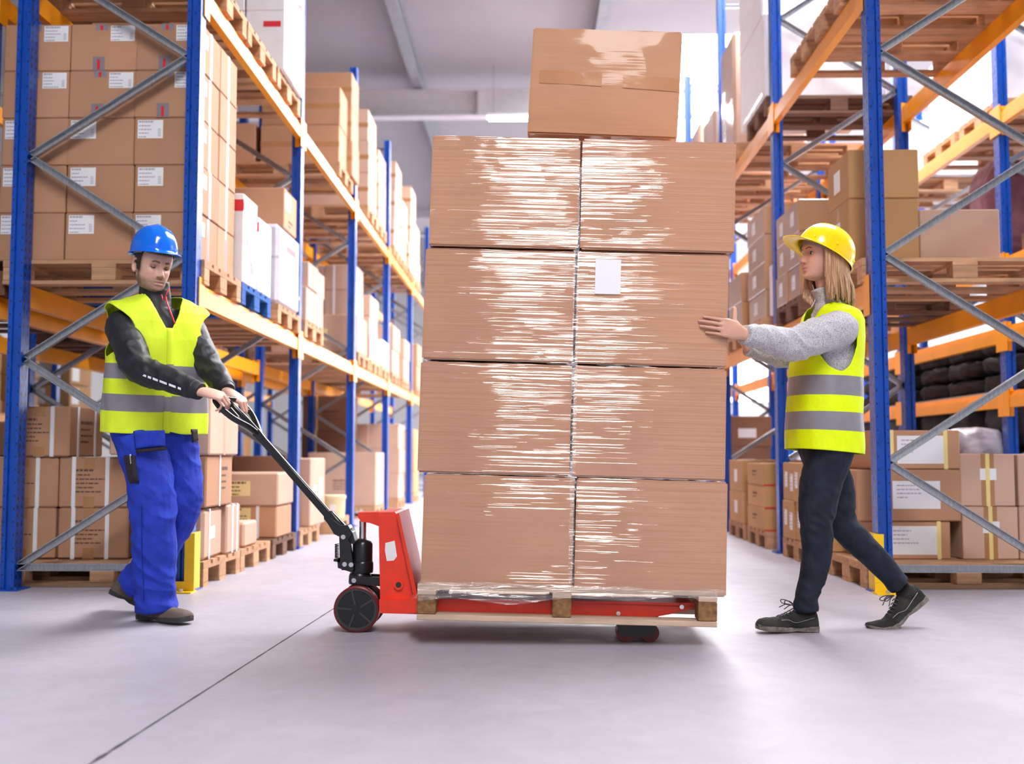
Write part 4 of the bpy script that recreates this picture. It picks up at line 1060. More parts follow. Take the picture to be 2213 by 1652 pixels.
# loop: points given around the loop in the place (near branch, grip, far branch)
YN, YFAR = YC - .135, YC + .085
loop = [(559, 940, YC - .03), (536, 922, YC - .075), (505, 905, YC - .115), (481, 886, YN), (468, 871, YN + .005), (466, 864, YN + .025), (476, 861, YN + .06),
        (497, 863, YC), (513, 866, YFAR - .03), (526, 875, YFAR), (541, 891, YFAR + .005), (553, 914, YC + .05), (561, 937, YC - .0)]
gpts = [P(*q) for q in loop]
def smooth_path(p, k=6):
    out = []
    for i in range(len(p) - 1):
        a, b, c, d = p[max(i-1, 0)], p[i], p[i+1], p[min(i+2, len(p)-1)]
        for j_ in range(k):
            t = j_ / k; out.append(.5 * ((2*b) + (c-a)*t + (2*a-5*b+4*c-d)*t*t + (3*b-a-3*c+d)*t**3))
    return out + [p[-1]]
gl = MB(); gl.tube(smooth_path(gpts), .0135, 14); part('handle_grip', gl, M_GLOSS, e, 60)
tg = MB(); tg.tube(smooth_path([P(562, 940, YC - .015), P(530, 905, YC - .02), P(505, 880, YC - .02), P(493, 868, YC - .01)]), [(.013, .008)] * 19, 12, up=(0, 1, 0)); tg.tube([P(496, 884, YC - .06), P(513, 903, YC - .055)], .011, 10)
part('release_lever', tg, M_GLOSS, e, 60)
GRIP_N, GRIP_F = P(478, 861, YN + .06), P(505, 864, YC + .02)
# ================================================================== PEOPLE
def fuse(name, mbs, voxel, smooth=3, fac=.5):
    """one continuous surface out of overlapping closed lofts"""
    a = MB()
    for m in mbs: a.merge(m)
    me = a.mesh(name + '_raw', [])
    o = bpy.data.objects.new(name + '_raw', me); C.objects.link(o)
    r = o.modifiers.new('r', 'REMESH'); r.mode = 'VOXEL'; r.voxel_size = voxel; r.adaptivity = 0
    if smooth: s = o.modifiers.new('s', 'SMOOTH'); s.iterations = smooth; s.factor = fac
    dg = bpy.context.evaluated_depsgraph_get(); dg.update()
    out = bpy.data.meshes.new_from_object(o.evaluated_get(dg)); out.name = name
    bpy.data.objects.remove(o); bpy.data.meshes.remove(me)
    out.polygons.foreach_set('use_smooth', [True] * len(out.polygons))
    return out
def coords(me):
    n = len(me.vertices); a = np.empty(n * 3); me.vertices.foreach_get('co', a); return a.reshape(n, 3)
def setco(me, a): me.vertices.foreach_set('co', a.reshape(-1)); me.update()
def normals(me):
    n = len(me.vertices); a = np.empty(n * 3); me.vertices.foreach_get('normal', a); return a.reshape(n, 3)
def wrinkle(me, fn):
    """push vertices along their normals by fn(position)"""
    a = coords(me); nn = normals(me)
    d = np.array([fn(V(p)) for p in a]); setco(me, a + nn * d[:, None])
def ridge(p): return 1 - abs(noise.noise(p)) * 2
def hang(name, me, mats, parent):
    if len(me.materials) == 0:
        for m in (mats if isinstance(mats, (list, tuple)) else [mats]): me.materials.append(m)
    a = coords(me); setco(me, a - np.array(parent.location)); return link(name, me, parent)
def frame(fx, fy, pitch=0., roll=0.):
    f0 = V((fx, fy, 0)).normalized(); z = V((0, 0, 1)); r0 = f0.cross(z)
    f = f0 * math.cos(pitch) - z * math.sin(pitch); u = f0 * math.sin(pitch) + z * math.cos(pitch)
    u2 = u * math.cos(roll) + r0 * math.sin(roll); r2 = f.cross(u2)
    return Matrix(((r2.x, f.x, u2.x), (r2.y, f.y, u2.y), (r2.z, f.z, u2.z)))
def at(M, pos): m = M.to_4x4(); m.translation = pos; return m

# ------------------------------------------------------------------ head (x right, y forward, z up, eyes at z = 0)
ZT = [-.120, -.116, -.106, -.092, -.076, -.060, -.045, -.020, 0., .02, .04, .06, .08, .10, .111, .117]
YFR = [.050, .074, .091, .0945, .092, .0925, .092, .089, .086, .091, .092, .086, .073, .050, .029, .008]
YBK = [.020, -.005, -.032, -.052, -.068, -.078, -.086, -.096, -.101, -.104, -.104, -.099, -.088, -.066, -.042, -.016]
HWD = [.016, .030, .046, .0555, .062, .066, .0685, .0715, .074, .0758, .0765, .0745, .068, .053, .035, .012]
def G(x, s): return np.exp(-(x / s) ** 2)
def head_mb(fem=False, s=1.0):
    nz, nt = 110, 120
    zt = np.concatenate([np.linspace(-.120, -.104, 10, endpoint=False), np.linspace(-.104, .10, 84, endpoint=False), np.linspace(.10, .117, 16)])
    th = np.linspace(0, 2 * PI, nt, endpoint=False)
    Z, T = np.meshgrid(zt, th, indexing='ij')
    yf, yb, hw = np.interp(Z, ZT, YFR), np.interp(Z, ZT, YBK), np.interp(Z, ZT, HWD)
    if fem:
        pass; hw = hw * np.where(Z < -.02, 1 - .10 * np.clip((-.02 - Z) / .09, 0, 1), 1.0); yf = yf - .004 * G(Z + .10, .03)
    yc = np.clip(yf * .25 + yb * .05 - .012, -.02, .05)
    c, si = np.cos(T), np.sin(T)
    e = 2 / 2.45
    cf = np.sign(c) * np.abs(c) ** e; sf = np.sign(si) * np.abs(si) ** e
    w = (c > 0)
    X = hw * np.where(w, sf, si); Y = np.where(w, yc + (yf - yc) * cf, yc + (yc - yb) * c)
    ax = np.abs(X); fr = np.clip(c * 2.2, 0, 1)
    k = .88 if fem else 1.15
    nose = np.interp(Z, [-.050, -.046, -.041, -.034, -.026, -.010, .008, .020, .03], np.array([0, .003, .015, .0245, .024, .0155, .0065, .002, 0]) * k)
    sx = np.interp(Z, [-.046, -.034, -.01, .02], [.0165, .0135, .0095, .010])
    d = nose * np.exp(-(np.abs(X) / sx) ** 2.4)
    d += .005 * k * G(ax - .012, .006) * G(Z + .039, .006)                      # nostril wings
    d -= (.0120 if fem else .0145) * G(ax - .031, .0165) * G(Z + .001, .0125)                      # eye sockets
    d += (.0035 if fem else .0075) * G(ax - .028, .021) * G(Z - .021, .008)    # brow ridge
    d += (.006 if fem else .0045) * G(ax - .043, .019) * G(Z + .028, .018)     # cheek bones
    lp_ = 1.25 if fem else 1.0
    d += .0052 * lp_ * G(X, .019) * G(Z + .0635, .0058) - .0048 * G(X, .024) * G(Z + .0702, .0028) + .0060 * lp_ * G(X, .017) * G(Z + .0775, .0060)
    d -= .0035 * G(X, .022) * G(Z + .089, .0055); d += .0055 * G(X, .019) * G(Z + .105, .012)
    d -= (0 if fem else .004) * G(ax - .05, .014) * G(Z + .058, .02)
    d -= .0015 * G(X, .004) * G(Z + .055, .006)
    Y = Y + d * fr
    n = nz; p = np.stack([X, Y, Z], -1).reshape(-1, 3) * s
    m = MB(); fs = []
    for i in range(n - 1):
        for j_ in range(nt):
            j2 = (j_ + 1) % nt; fs.append((i*nt + j2, i*nt + j_, (i+1)*nt + j_, (i+1)*nt + j2))
    fs.append(tuple(range(nt))); fs.append(tuple((n-1)*nt + j_ for j_ in reversed(range(nt))))
    m.add(p, fs)
    for sg in (-1, 1):                                                          # ears
        q = []
        for k_ in range(9):
            a = -2.0 + 4.1 * k_ / 8; q.append(V((sg * (.0735 + .010 * math.cos(a * .5)), -.012 - .017 * math.cos(a) - .006 * math.sin(a), -.012 + .030 * math.sin(a))) * s)
        m2 = MB().tube(q, [.0045, .0055, .006, .006, .006, .006, .0062, .0062, .005], 10); m.merge(m2)
        m.merge(MB().ball(V((sg * .0725, -.014, -.014)) * s, (.006, .014, .026)))
    return m
def skin_paint(me, H, s, base, fem, extra=None):
    """colour of skin, lips, brows, beard shadow and cropped hair, by place on the head"""
    a = coords(me); Hi = np.array(H.inverted()); q = (a @ Hi[:3, :3].T + Hi[:3, 3]) / s
    x, y, z = q[:, 0], q[:, 1], q[:, 2]; ax = np.abs(x); front = np.clip(y * 25 - .6, 0, 1)
    col = np.tile(np.array(base), (len(a), 1))
    def lay(w, c): w = np.clip(w, 0, 1)[:, None]; col[:] = col * (1 - w) + np.array(c) * w
    hd = (z > -.135) & (np.sqrt(x*x + y*y) < .16) & (z < .14)
    hd = hd.astype(float)
    lay(hd * front * .35 * G(ax - .045, .02) * G(z + .03, .018), (base[0], base[1] * .72, base[2] * .70))
    lay(hd * front * .25 * G(x, .016) * G(z + .035, .012), (base[0], base[1] * .75, base[2] * .72))
    lips = np.maximum(G(x, .021) ** 1 * G(z + .0645, .0042), G(x, .018) * G(z + .0765, .0052))
    lay(hd * front * lips * (.95 if fem else .65), (.46, .17, .15) if fem else (.44, .19, .16))
    lay(hd * front * G(x, .022) * G(z + .0702, .0018) * .8, (.14, .05, .045))
    bz = .022 + .0045 * np.sin(np.clip((ax - .012) / .04, 0, 1) * 2.4) - .004 * np.clip((ax - .036) / .014, 0, 1)
    brow = np.clip(1.6 - np.abs(z - bz) / (.0030 if fem else .0042), 0, 1) * np.clip((ax - .011) / .004, 0, 1) * np.clip((.052 - ax) / .008, 0, 1)
    lay(hd * front * brow * .9, (.055, .03, .02))
    lay(hd * front * G(ax - .0115, .0042) * G(z + .0445, .0026) * .85, (.10, .04, .035))
    lay(hd * front * np.clip(G(ax - .031, .019) * G(z - .002, .011), 0, 1) * (.65 if fem else .5), (base[0] * .42, base[1] * .32, base[2] * .32))  # dark eye area: eyelid shade painted into the man's skin, make-up on the woman
    if not fem:
        jaw = np.clip((-.048 - z) * 45, 0, 1) * np.clip((y + .035) * 30, 0, 1)
        must = G(x, .026) * G(z + .0545, .0065) * front
        side = np.clip((-.02 - z) * 45, 0, 1) * G(y - .012, .016) * np.clip((ax - .05) * 90, 0, 1)
        nz_ = np.array([noise.noise(V(p * 260)) if h > 0 and p[2] < 0 else 0 for p, h in zip(q, hd)]) * .12
        lips_ = np.clip(1 - lips * 1.6, 0, 1)
        lay(hd * np.clip((jaw * .62 + must * .75) * lips_ + side * .75 + nz_ * 1.6 * jaw, 0, .85), (.135, .085, .05))
        sb = G(y - .016, .014) * np.clip((ax - .052) * 120, 0, 1) * np.clip((z + .045) * 60, 0, 1)
        back = np.clip((-.022 - y) * 70, 0, 1) * np.clip((z + .055) * 50, 0, 1)
        top = np.clip((z - .052) * 80, 0, 1)
        lay(hd * np.maximum(np.maximum(sb, back), top), (.035, .022, .016))
    att = me.color_attributes.new('tint', 'FLOAT_COLOR', 'POINT')
    att.data.foreach_set('color', np.concatenate([col, np.ones((len(a), 1))], 1).reshape(-1))
def skin_mat(name):
    m = bpy.data.materials.new(name); t = NT(m)
    vc = t.n('ShaderNodeVertexColor', layer_name='tint')
    n = t.noise(t.coord('Object'), 90, 3); c = t.mix(t.math('MULTIPLY', n, .12), vc.outputs[0], (.45, .16, .12, 1))
    t.pbsdf(c, .48, 0, .4, Normal=t.bump(t.noise(t.coord('Object'), 420, 2), .08, .001), Subsurface_Weight=.12, Subsurface_Radius=(.9, .35, .2), Subsurface_Scale=.008)
    return m
M_SKIN = skin_mat('skin')
M_EYE = bpy.data.materials.new('eye'); t = NT(M_EYE)
_vc = t.n('ShaderNodeVertexColor', layer_name='tint'); t.pbsdf(_vc.outputs[0], .12, 0, .5)
def eyes(H, s, parent, gaze, open_up, open_dn, lidcol, r=.0122):
    """eyeballs with iris, lids that leave a slit, and a lash line"""
    for sg in (-1, 1):
        c = V((sg * .031, .0640, .0005)) * s; R = r * s
        m = MB().ball((0, 0, 0), R, n=40); g = V(gaze).normalized(); cols = []
        for p in m.v:
            k = V(p).normalized().dot(g); cols.append((.012, .009, .008, 1) if k > .95 else (.06, .034, .02, 1) if k > .82 else (.58, .52, .50, 1))
        m.v = [tuple(H @ (c + V(p))) for p in m.v]
        o = part('eye', m, M_EYE, parent, 180); at_ = o.data.color_attributes.new('tint', 'FLOAT_COLOR', 'POINT')
        for i, k in enumerate(cols): at_.data[i].color = k
        lid = MB(); RL = R * 1.10; n = 24
        for up in (1, -1):
            lim = open_up if up > 0 else open_dn; g_ = []; K = 10
            for i in range(n + 1):
                az = -1.45 + 2.9 * i / n
                cut = lim * math.cos(az * .98) ** .7 if abs(az) < 1.5 else 0
                for j_ in range(K + 1):
                    el = (cut + (1.35 - cut) * j_ / K) if up > 0 else (-cut - (1.35 - cut) * j_ / K)
                    g_.append(H @ (c + V((math.sin(az) * math.cos(el), math.cos(az) * math.cos(el), math.sin(el))) * RL))
            fs = [(i*(K+1)+j_, i*(K+1)+j_+1, (i+1)*(K+1)+j_+1, (i+1)*(K+1)+j_) for i in range(n) for j_ in range(K)]
            lid.add(g_, fs)
        o = part('eyelid', lid, M_SKIN, parent, 180); at_ = o.data.color_attributes.new('tint', 'FLOAT_COLOR', 'POINT')
        for i in range(len(o.data.vertices)): at_.data[i].color = (*lidcol, 1)
        ls = MB(); pts = []
        for i in range(13):
            az = -1.3 + 2.6 * i / 12; el = open_up * math.cos(az * .98) ** .7
            pts.append(H @ (c + V((math.sin(az) * math.cos(el), math.cos(az) * math.cos(el), math.sin(el))) * RL * 1.03))
        ls.tube(pts, [.0008] + [.0019 * s] * 11 + [.0009], 6); part('eyelashes', ls, M_INK, parent, 180)

# ------------------------------------------------------------------ hands
def hand(wrist, d, n, left, s=1.0, curls=((20, 30, 20),) * 4, thumb=((.55, .75, -.2), (.8, .35, -.35)), spread=0., cup=0.):
    d = V(d).normalized(); n = V(n); n = (n - d * n.dot(d)).normalized(); t = d.cross(n) if left else n.cross(d)
    out = []; w = V(wrist)
    def L(a, b, c): return w + (d * a + t * b + n * c) * s
    pal = MB(); pal.tube([L(-.028, 0, 0), L(-.018, 0, 0), L(0, 0, 0), L(.022, .002, .001), L(.05, .003, .002), L(.078, .003, .001), L(.096, .002, -.001), L(.104, .002, -.002)],
        [(.022*s, .018*s), (.026*s, .0205*s), (.027*s, .0195*s), (.034*s, .018*s), (.041*s, .016*s), (.042*s, .0135*s), (.039*s, .0115*s), (.030*s, .009*s)], 20, up=tuple(n)); out.append(pal)
    out.append(MB().ball(L(.036, .026, -.009), (.019*s, .019*s, .015*s)))
    for k, (lat, fwd, lens, r0) in enumerate(((.0312, .094, (.043, .026, .022), .0094), (.0106, .100, (.047, .030, .023), .0096), (-.0104, .096, (.044, .028, .023), .0092), (-.0310, .086, (.035, .021, .020), .0083))):
        p = L(fwd - .012, lat * .97, .001 - cup * abs(lat)); q = L(fwd, lat, .001); ang = 0; pts = [p, q]; rad = [r0*s*1.05, r0*s*1.08]
        side = spread * (1.5 - k) * .06
        for c_, l_ in zip(curls[k], lens):
            ang += math.radians(c_); dd = d * math.cos(ang) - n * math.sin(ang) + t * side
            dd.normalize(); pts.append(pts[-1] + dd * (l_ * .5 * s)); rad.append(r0*s*(.93 - .04 * len(pts))); pts.append(pts[-2 + 1] + dd * (l_ * .5 * s)); rad.append(r0*s*(1.0 - .05 * len(pts)))
        pts.append(pts[-1] + dd * .004 * s); rad.append(rad[-1] * .6)
        out.append(MB().tube(pts, rad, 12))
    a = L(.018, .022, -.006); pts = [a]; rad = [.0135*s]
    b = a + (d * .60 + t * .62 - n * .25).normalized() * .040 * s; pts.append(b); rad.append(.0125*s)
    for v, l_, r_ in zip(thumb, (.032, .027), (.0108, .0095)):
        dd = (d * v[0] + t * v[1] + n * v[2]).normalized(); pts.append(pts[-1] + dd * l_ * s); rad.append(r_*s)
    pts.append(pts[-1] + dd * .005 * s); rad.append(.0055*s)
    out.append(MB().tube(pts, rad, 12)); return out

def limb(pts, rad, n=18, k=5, **kw):
    P_ = smooth_path([V(p) for p in pts], k); R_ = []
    for i in range(len(rad) - 1):
        for j_ in range(k): R_.append(rad[i] + (rad[i+1] - rad[i]) * j_ / k)
    R_.append(rad[-1]); return MB().tube(P_, R_, n, **kw)
def torso_loft(base, R, F, U, tab, n=28, power=2.3):
    """closed loft: tab rows (h, half-width, front, back, shift-forward)"""
    m = MB(); K = len(tab)
    for h, a, f, b, sh in tab:
        for k in range(n):
            w = 2 * PI * k / n; c, s_ = math.cos(w), math.sin(w)
            c = math.copysign(abs(c) ** (2/power), c); s_ = math.copysign(abs(s_) ** (2/power), s_)
            m.v.append(tuple(base + R * (a * c) + F * (sh + (f if s_ > 0 else b) * s_) + U * h))
    for i in range(K - 1):
        for k in range(n):
            k2 = (k+1) % n; m.f.append((i*n+k, i*n+k2, (i+1)*n+k2, (i+1)*n+k)); m.m.append(0)
    m.f.append(tuple(reversed(range(n)))); m.m.append(0); m.f.append(tuple((K-1)*n + k for k in range(n))); m.m.append(0)
    return m

# ------------------------------------------------------------------ clothes
def cloth(name, col, rough=.8, weave=900, var=.12, b=.25, fold=0., spec=.25, sheen=0.):
    m = bpy.data.materials.new(name); t = NT(m)
    f = t.noise(t.coord('Object'), 18, 4); c = t.ramp(f, [(.3, lin(col, 1 - var)), (.7, lin(col, 1 + var))])
    nb = t.bump(t.noise(t.coord('Object'), weave, 2), b, .0015)
    if fold: nb = t.bump(t.noise(t.coord('Object', (1, 1, .6)), 22, 4, .55, .8), fold, .012, nb)
    kw = {'Sheen_Weight': sheen} if sheen else {}
    t.pbsdf(c, rough, 0, spec, Normal=nb, **kw); return m
M_VEST = cloth('fluorescent yellow vest', srgb(220, 246, 52), .6, 700, .03, .12, .25)
M_VESTW = cloth('fluorescent yellow vest warm', srgb(226, 250, 10), .6, 700, .03, .12, .25)
M_REFL = cloth('grey reflective tape', (.23, .225, .25, 1), .42, 1200, .05, .1, .12, .5)
M_JACK = cloth('black softshell jacket', (.016, .016, .021, 1), .5, 900, .15, .15, .22, .4)
M_TROU = cloth('blue work trousers', srgb(36, 60, 176), .75, 800, .16, .3, .6)
M_TROUD = cloth('dark pocket cloth', (.030, .022, .028, 1), .8, 800, .1)
M_SEAM = cloth('trouser seam', srgb(24, 42, 140), .75, 800, .1)
def fleece():
    m = bpy.data.materials.new('grey melange fleece'); t = NT(m)
    a = t.noise(t.coord('Object'), 210, 3, .7); b = t.noise(t.coord('Object'), 30, 3)
    c = t.ramp(a, [(.36, (.20, .20, .22, 1)), (.5, (.50, .50, .52, 1)), (.66, (.66, .65, .67, 1))])
    c = t.mix(t.math('MULTIPLY', b, .3), c, (.40, .40, .42, 1))
    t.pbsdf(c, .95, 0, .1, Normal=t.bump(b, .35, .006, t.bump(a, .35, .002)), Sheen_Weight=.2); return m
M_FLEECE = fleece()
M_JEAN = cloth('dark navy jeans', (.014, .019, .032, 1), .8, 700, .3, .25, .4)
M_SHOEM = cloth('brown work boot leather', srgb(98, 84, 76), .75, 300, .2, .3)
M_SHOEW = cloth('dark hiking shoe', (.028, .026, .024, 1), .8, 500, .45, .4)
M_SOLE = simple('dark rubber sole', (.03, .028, .03, 1), .7, var=.3, scale=30)
M_SOLEW = simple('dusty rubber sole', (.16, .145, .125, 1), .85, var=.5, scale=40)
def hair_mat():
    m = bpy.data.materials.new('blond hair'); t = NT(m)
    f = t.noise(t.coord('Object', (240, 240, 7)), 1, 3, .6); g = t.noise(t.coord('Object'), 11, 2)
    c = t.ramp(f, [(.30, srgb(112, 78, 52)), (.5, srgb(182, 138, 100)), (.7, srgb(226, 192, 156))])
    c = t.mix(t.math('MULTIPLY', g, .35), c, srgb(150, 108, 76)); t.pbsdf(c, .42, 0, .5, Normal=t.bump(f, .5, .002)); return m
M_HAIR = hair_mat()
M_HATB = simple('blue helmet plastic', srgb(16, 110, 232), .14, var=.03, spec=.6)
M_HATY = simple('yellow helmet plastic', srgb(255, 216, 6), .18, var=.03, spec=.6)

def helmet(H, mat, parent, s=1.0, brim=.045, seam=False, knobs=False):
    """safety helmet: shell with crown ridge, rolled rim and peak; H maps helmet space (rim plane z = 0) to the place"""
    nt, nr = 96, 26; v = []; W_, Lf, Lb, Hh = .112 * s, .137 * s, .142 * s, .140 * s
    rings = []
    for i in range(nr + 1):
        a = PI / 2 * i / nr; rings.append((math.cos(a), math.sin(a)))     # i=0 rim .. crown
    def shell(off):
        g = []
        for j_ in range(4):     # rim flange from the outer lip inwards
            k = [1.0, .66, .33, .08][j_]
            for t_ in range(nt):
                w = 2*PI*t_/nt; c, q = math.cos(w), math.sin(w)
                pk = max(0, q) ** 2.2; o_ = (.010 + brim * pk) * k * s
                rx = W_ + o_ * .9; ry = (Lf if q > 0 else Lb) + o_
                g.append((rx * c, ry * q, (-.006 - .012 * pk * k) * s - off * .9 - .004 * s * (j_ == 0)))
        for cr, cz in rings[:-1]:
            for t_ in range(nt):
                w = 2*PI*t_/nt; c, q = math.cos(w), math.sin(w); k = cr ** .86
                x = (W_ - off) * c * k; y = ((Lf if q > 0 else Lb) - off) * q * k; z = (Hh - off) * cz ** .94
                rd = math.exp(-(x / (.020 * s)) ** 4) * .0045 * s * min(1, cz * 2.0); z += rd
                sd = math.exp(-((abs(x) - .055 * s) / (.008 * s)) ** 2) * .002 * s * min(1, cz * 3)
                g.append((x, y, z + sd))
        g.append((0, 0, Hh - off + .0045 * s)); return g
    o_, i_ = shell(0), shell(.003 * s); m = MB(); nR = nr + 4; b = len(o_)
    fs = []
    for side, base in ((0, 0), (1, b)):
        for i in range(nR - 1):
            for t_ in range(nt):
                t2 = (t_+1) % nt; f = (base + i*nt+t_, base + i*nt+t2, base + (i+1)*nt+t2, base + (i+1)*nt+t_); fs.append(f if side == 0 else f[::-1])
        for t_ in range(nt):
            f = (base + (nR-1)*nt+t_, base + (nR-1)*nt+(t_+1)%nt, base + nR*nt); fs.append(f if side == 0 else f[::-1])
    for t_ in range(nt): t2 = (t_+1)%nt; fs.append((t_, b + t_, b + t2, t2))
    m.add([H @ V(p) for p in o_ + i_], fs); h = part('hard_hat', m, mat, parent, 50)
    # head band inside
    bd = MB(); r = []
    for zz in (.012, -.016):
        for t_ in range(48):
            w = 2*PI*t_/48; r.append(H @ V(((W_ - .014) * math.cos(w), ((Lf if math.sin(w) > 0 else Lb) - .022) * math.sin(w), zz * s)))
    bd.add(r, [(t_, (t_+1)%48, 48 + (t_+1)%48, 48 + t_) for t_ in range(48)]); part('head_band', bd, simple('grey head band', (.32, .27, .27, 1), .7), h)
    if knobs:
        kb = MB()
        for w, z in ((PI * .72, .02), (PI * .28, .02), (PI * .98, .03), (PI * 1.02 + PI, .03), (PI * 1.3, .02), (PI * 1.7, .02)):
            p = V((W_ * math.cos(w), (Lf if math.sin(w) > 0 else Lb) * math.sin(w), z * s)); kb.merge(MB().ball(H @ p, .0065 * s, n=12))
        part('rim_studs', kb, mat, h, 180)
    return h
def vest(parent, base, R, F, U, tab, hole, vneck, bands, mat, seed, amp=.006, hem=None, split=True):
    """sleeveless vest cut from a loft: holes for arms and neck, two reflective bands"""
    nt, nh = 220, 150; hs = [r[0] for r in tab]; h0, h1 = hs[0], hs[-1]
    col = [[r[k] for r in tab] for k in range(1, 5)]
    def pos(w, h):
        a, f, b, sh = (np.interp(h, hs, c_) for c_ in col)
        c, s_ = math.cos(w), math.sin(w); e = 2 / 2.35
        u = a * math.copysign(abs(c) ** e, c); v = sh + (f if s_ > 0 else b) * math.copysign(abs(s_) ** e, s_)
        return u, v
    g = []; loc = []
    hh = list(np.linspace(h0, h1, nh))
    for h in hh:
        for k in range(nt):
            w = 2*PI*k/nt; u, v = pos(w, h)
            hz = h + (hem(u, v) * max(0, 1 - (h - h0) / .12) if hem else 0)
            g.append(base + R*u + F*v + U*hz); loc.append((u, v, h))
    def inside(i): return hole(*loc[i]) or vneck(*loc[i])
    keep = [not inside(i) for i in range(len(g))]
    fs, ms = [], []
    for i in range(nh - 1):
        hm = (hh[i] + hh[i+1]) / 2
        for k in range(nt):
            k2 = (k+1) % nt; f = (i*nt+k, i*nt+k2, (i+1)*nt+k2, (i+1)*nt+k)
            if sum(keep[q] for q in f) >= 3:
                fs.append(f); ms.append(1 if any(lo <= hm <= hi for lo, hi in bands) else 0)
    used = sorted({q for f in fs for q in f}); mp = {q: i for i, q in enumerate(used)}
    me = bpy.data.meshes.new('vest'); me.from_pydata([tuple(g[q]) for q in used], [], [tuple(mp[q] for q in f) for f in fs])
    me.polygons.foreach_set('material_index', ms)
    bm = bmesh.new(); bm.from_mesh(me)
    for it in range(6):       # even out the cut edges
        mv = {}
        for v in bm.verts:
            if v.is_boundary:
                nb = [e.other_vert(v) for e in v.link_edges if e.is_boundary]
                if len(nb) == 2: mv[v] = (nb[0].co + nb[1].co) * .25 + v.co * .5
        for v, c_ in mv.items(): v.co = c_
    bm.normal_update()
    for v in bm.verts:
        p = v.co; n = noise.noise(V((p.x * 7 + seed, p.y * 7, p.z * 4))) + .6 * noise.noise(V((p.x * 16, p.y * 16 + seed, p.z * 8)))
        v.co = p + v.normal * n * amp
    bmesh.ops.recalc_face_normals(bm, faces=bm.faces[:])
    bm.to_mesh(me); bm.free()
    for m in (mat, M_REFL): me.materials.append(m)
    me.polygons.foreach_set('use_smooth', [True] * len(me.polygons))
    o = hang('vest', me, [mat, M_REFL], parent)
    sd = o.modifiers.new('cloth thickness', 'SOLIDIFY'); sd.thickness = .003; sd.offset = 0
    return o
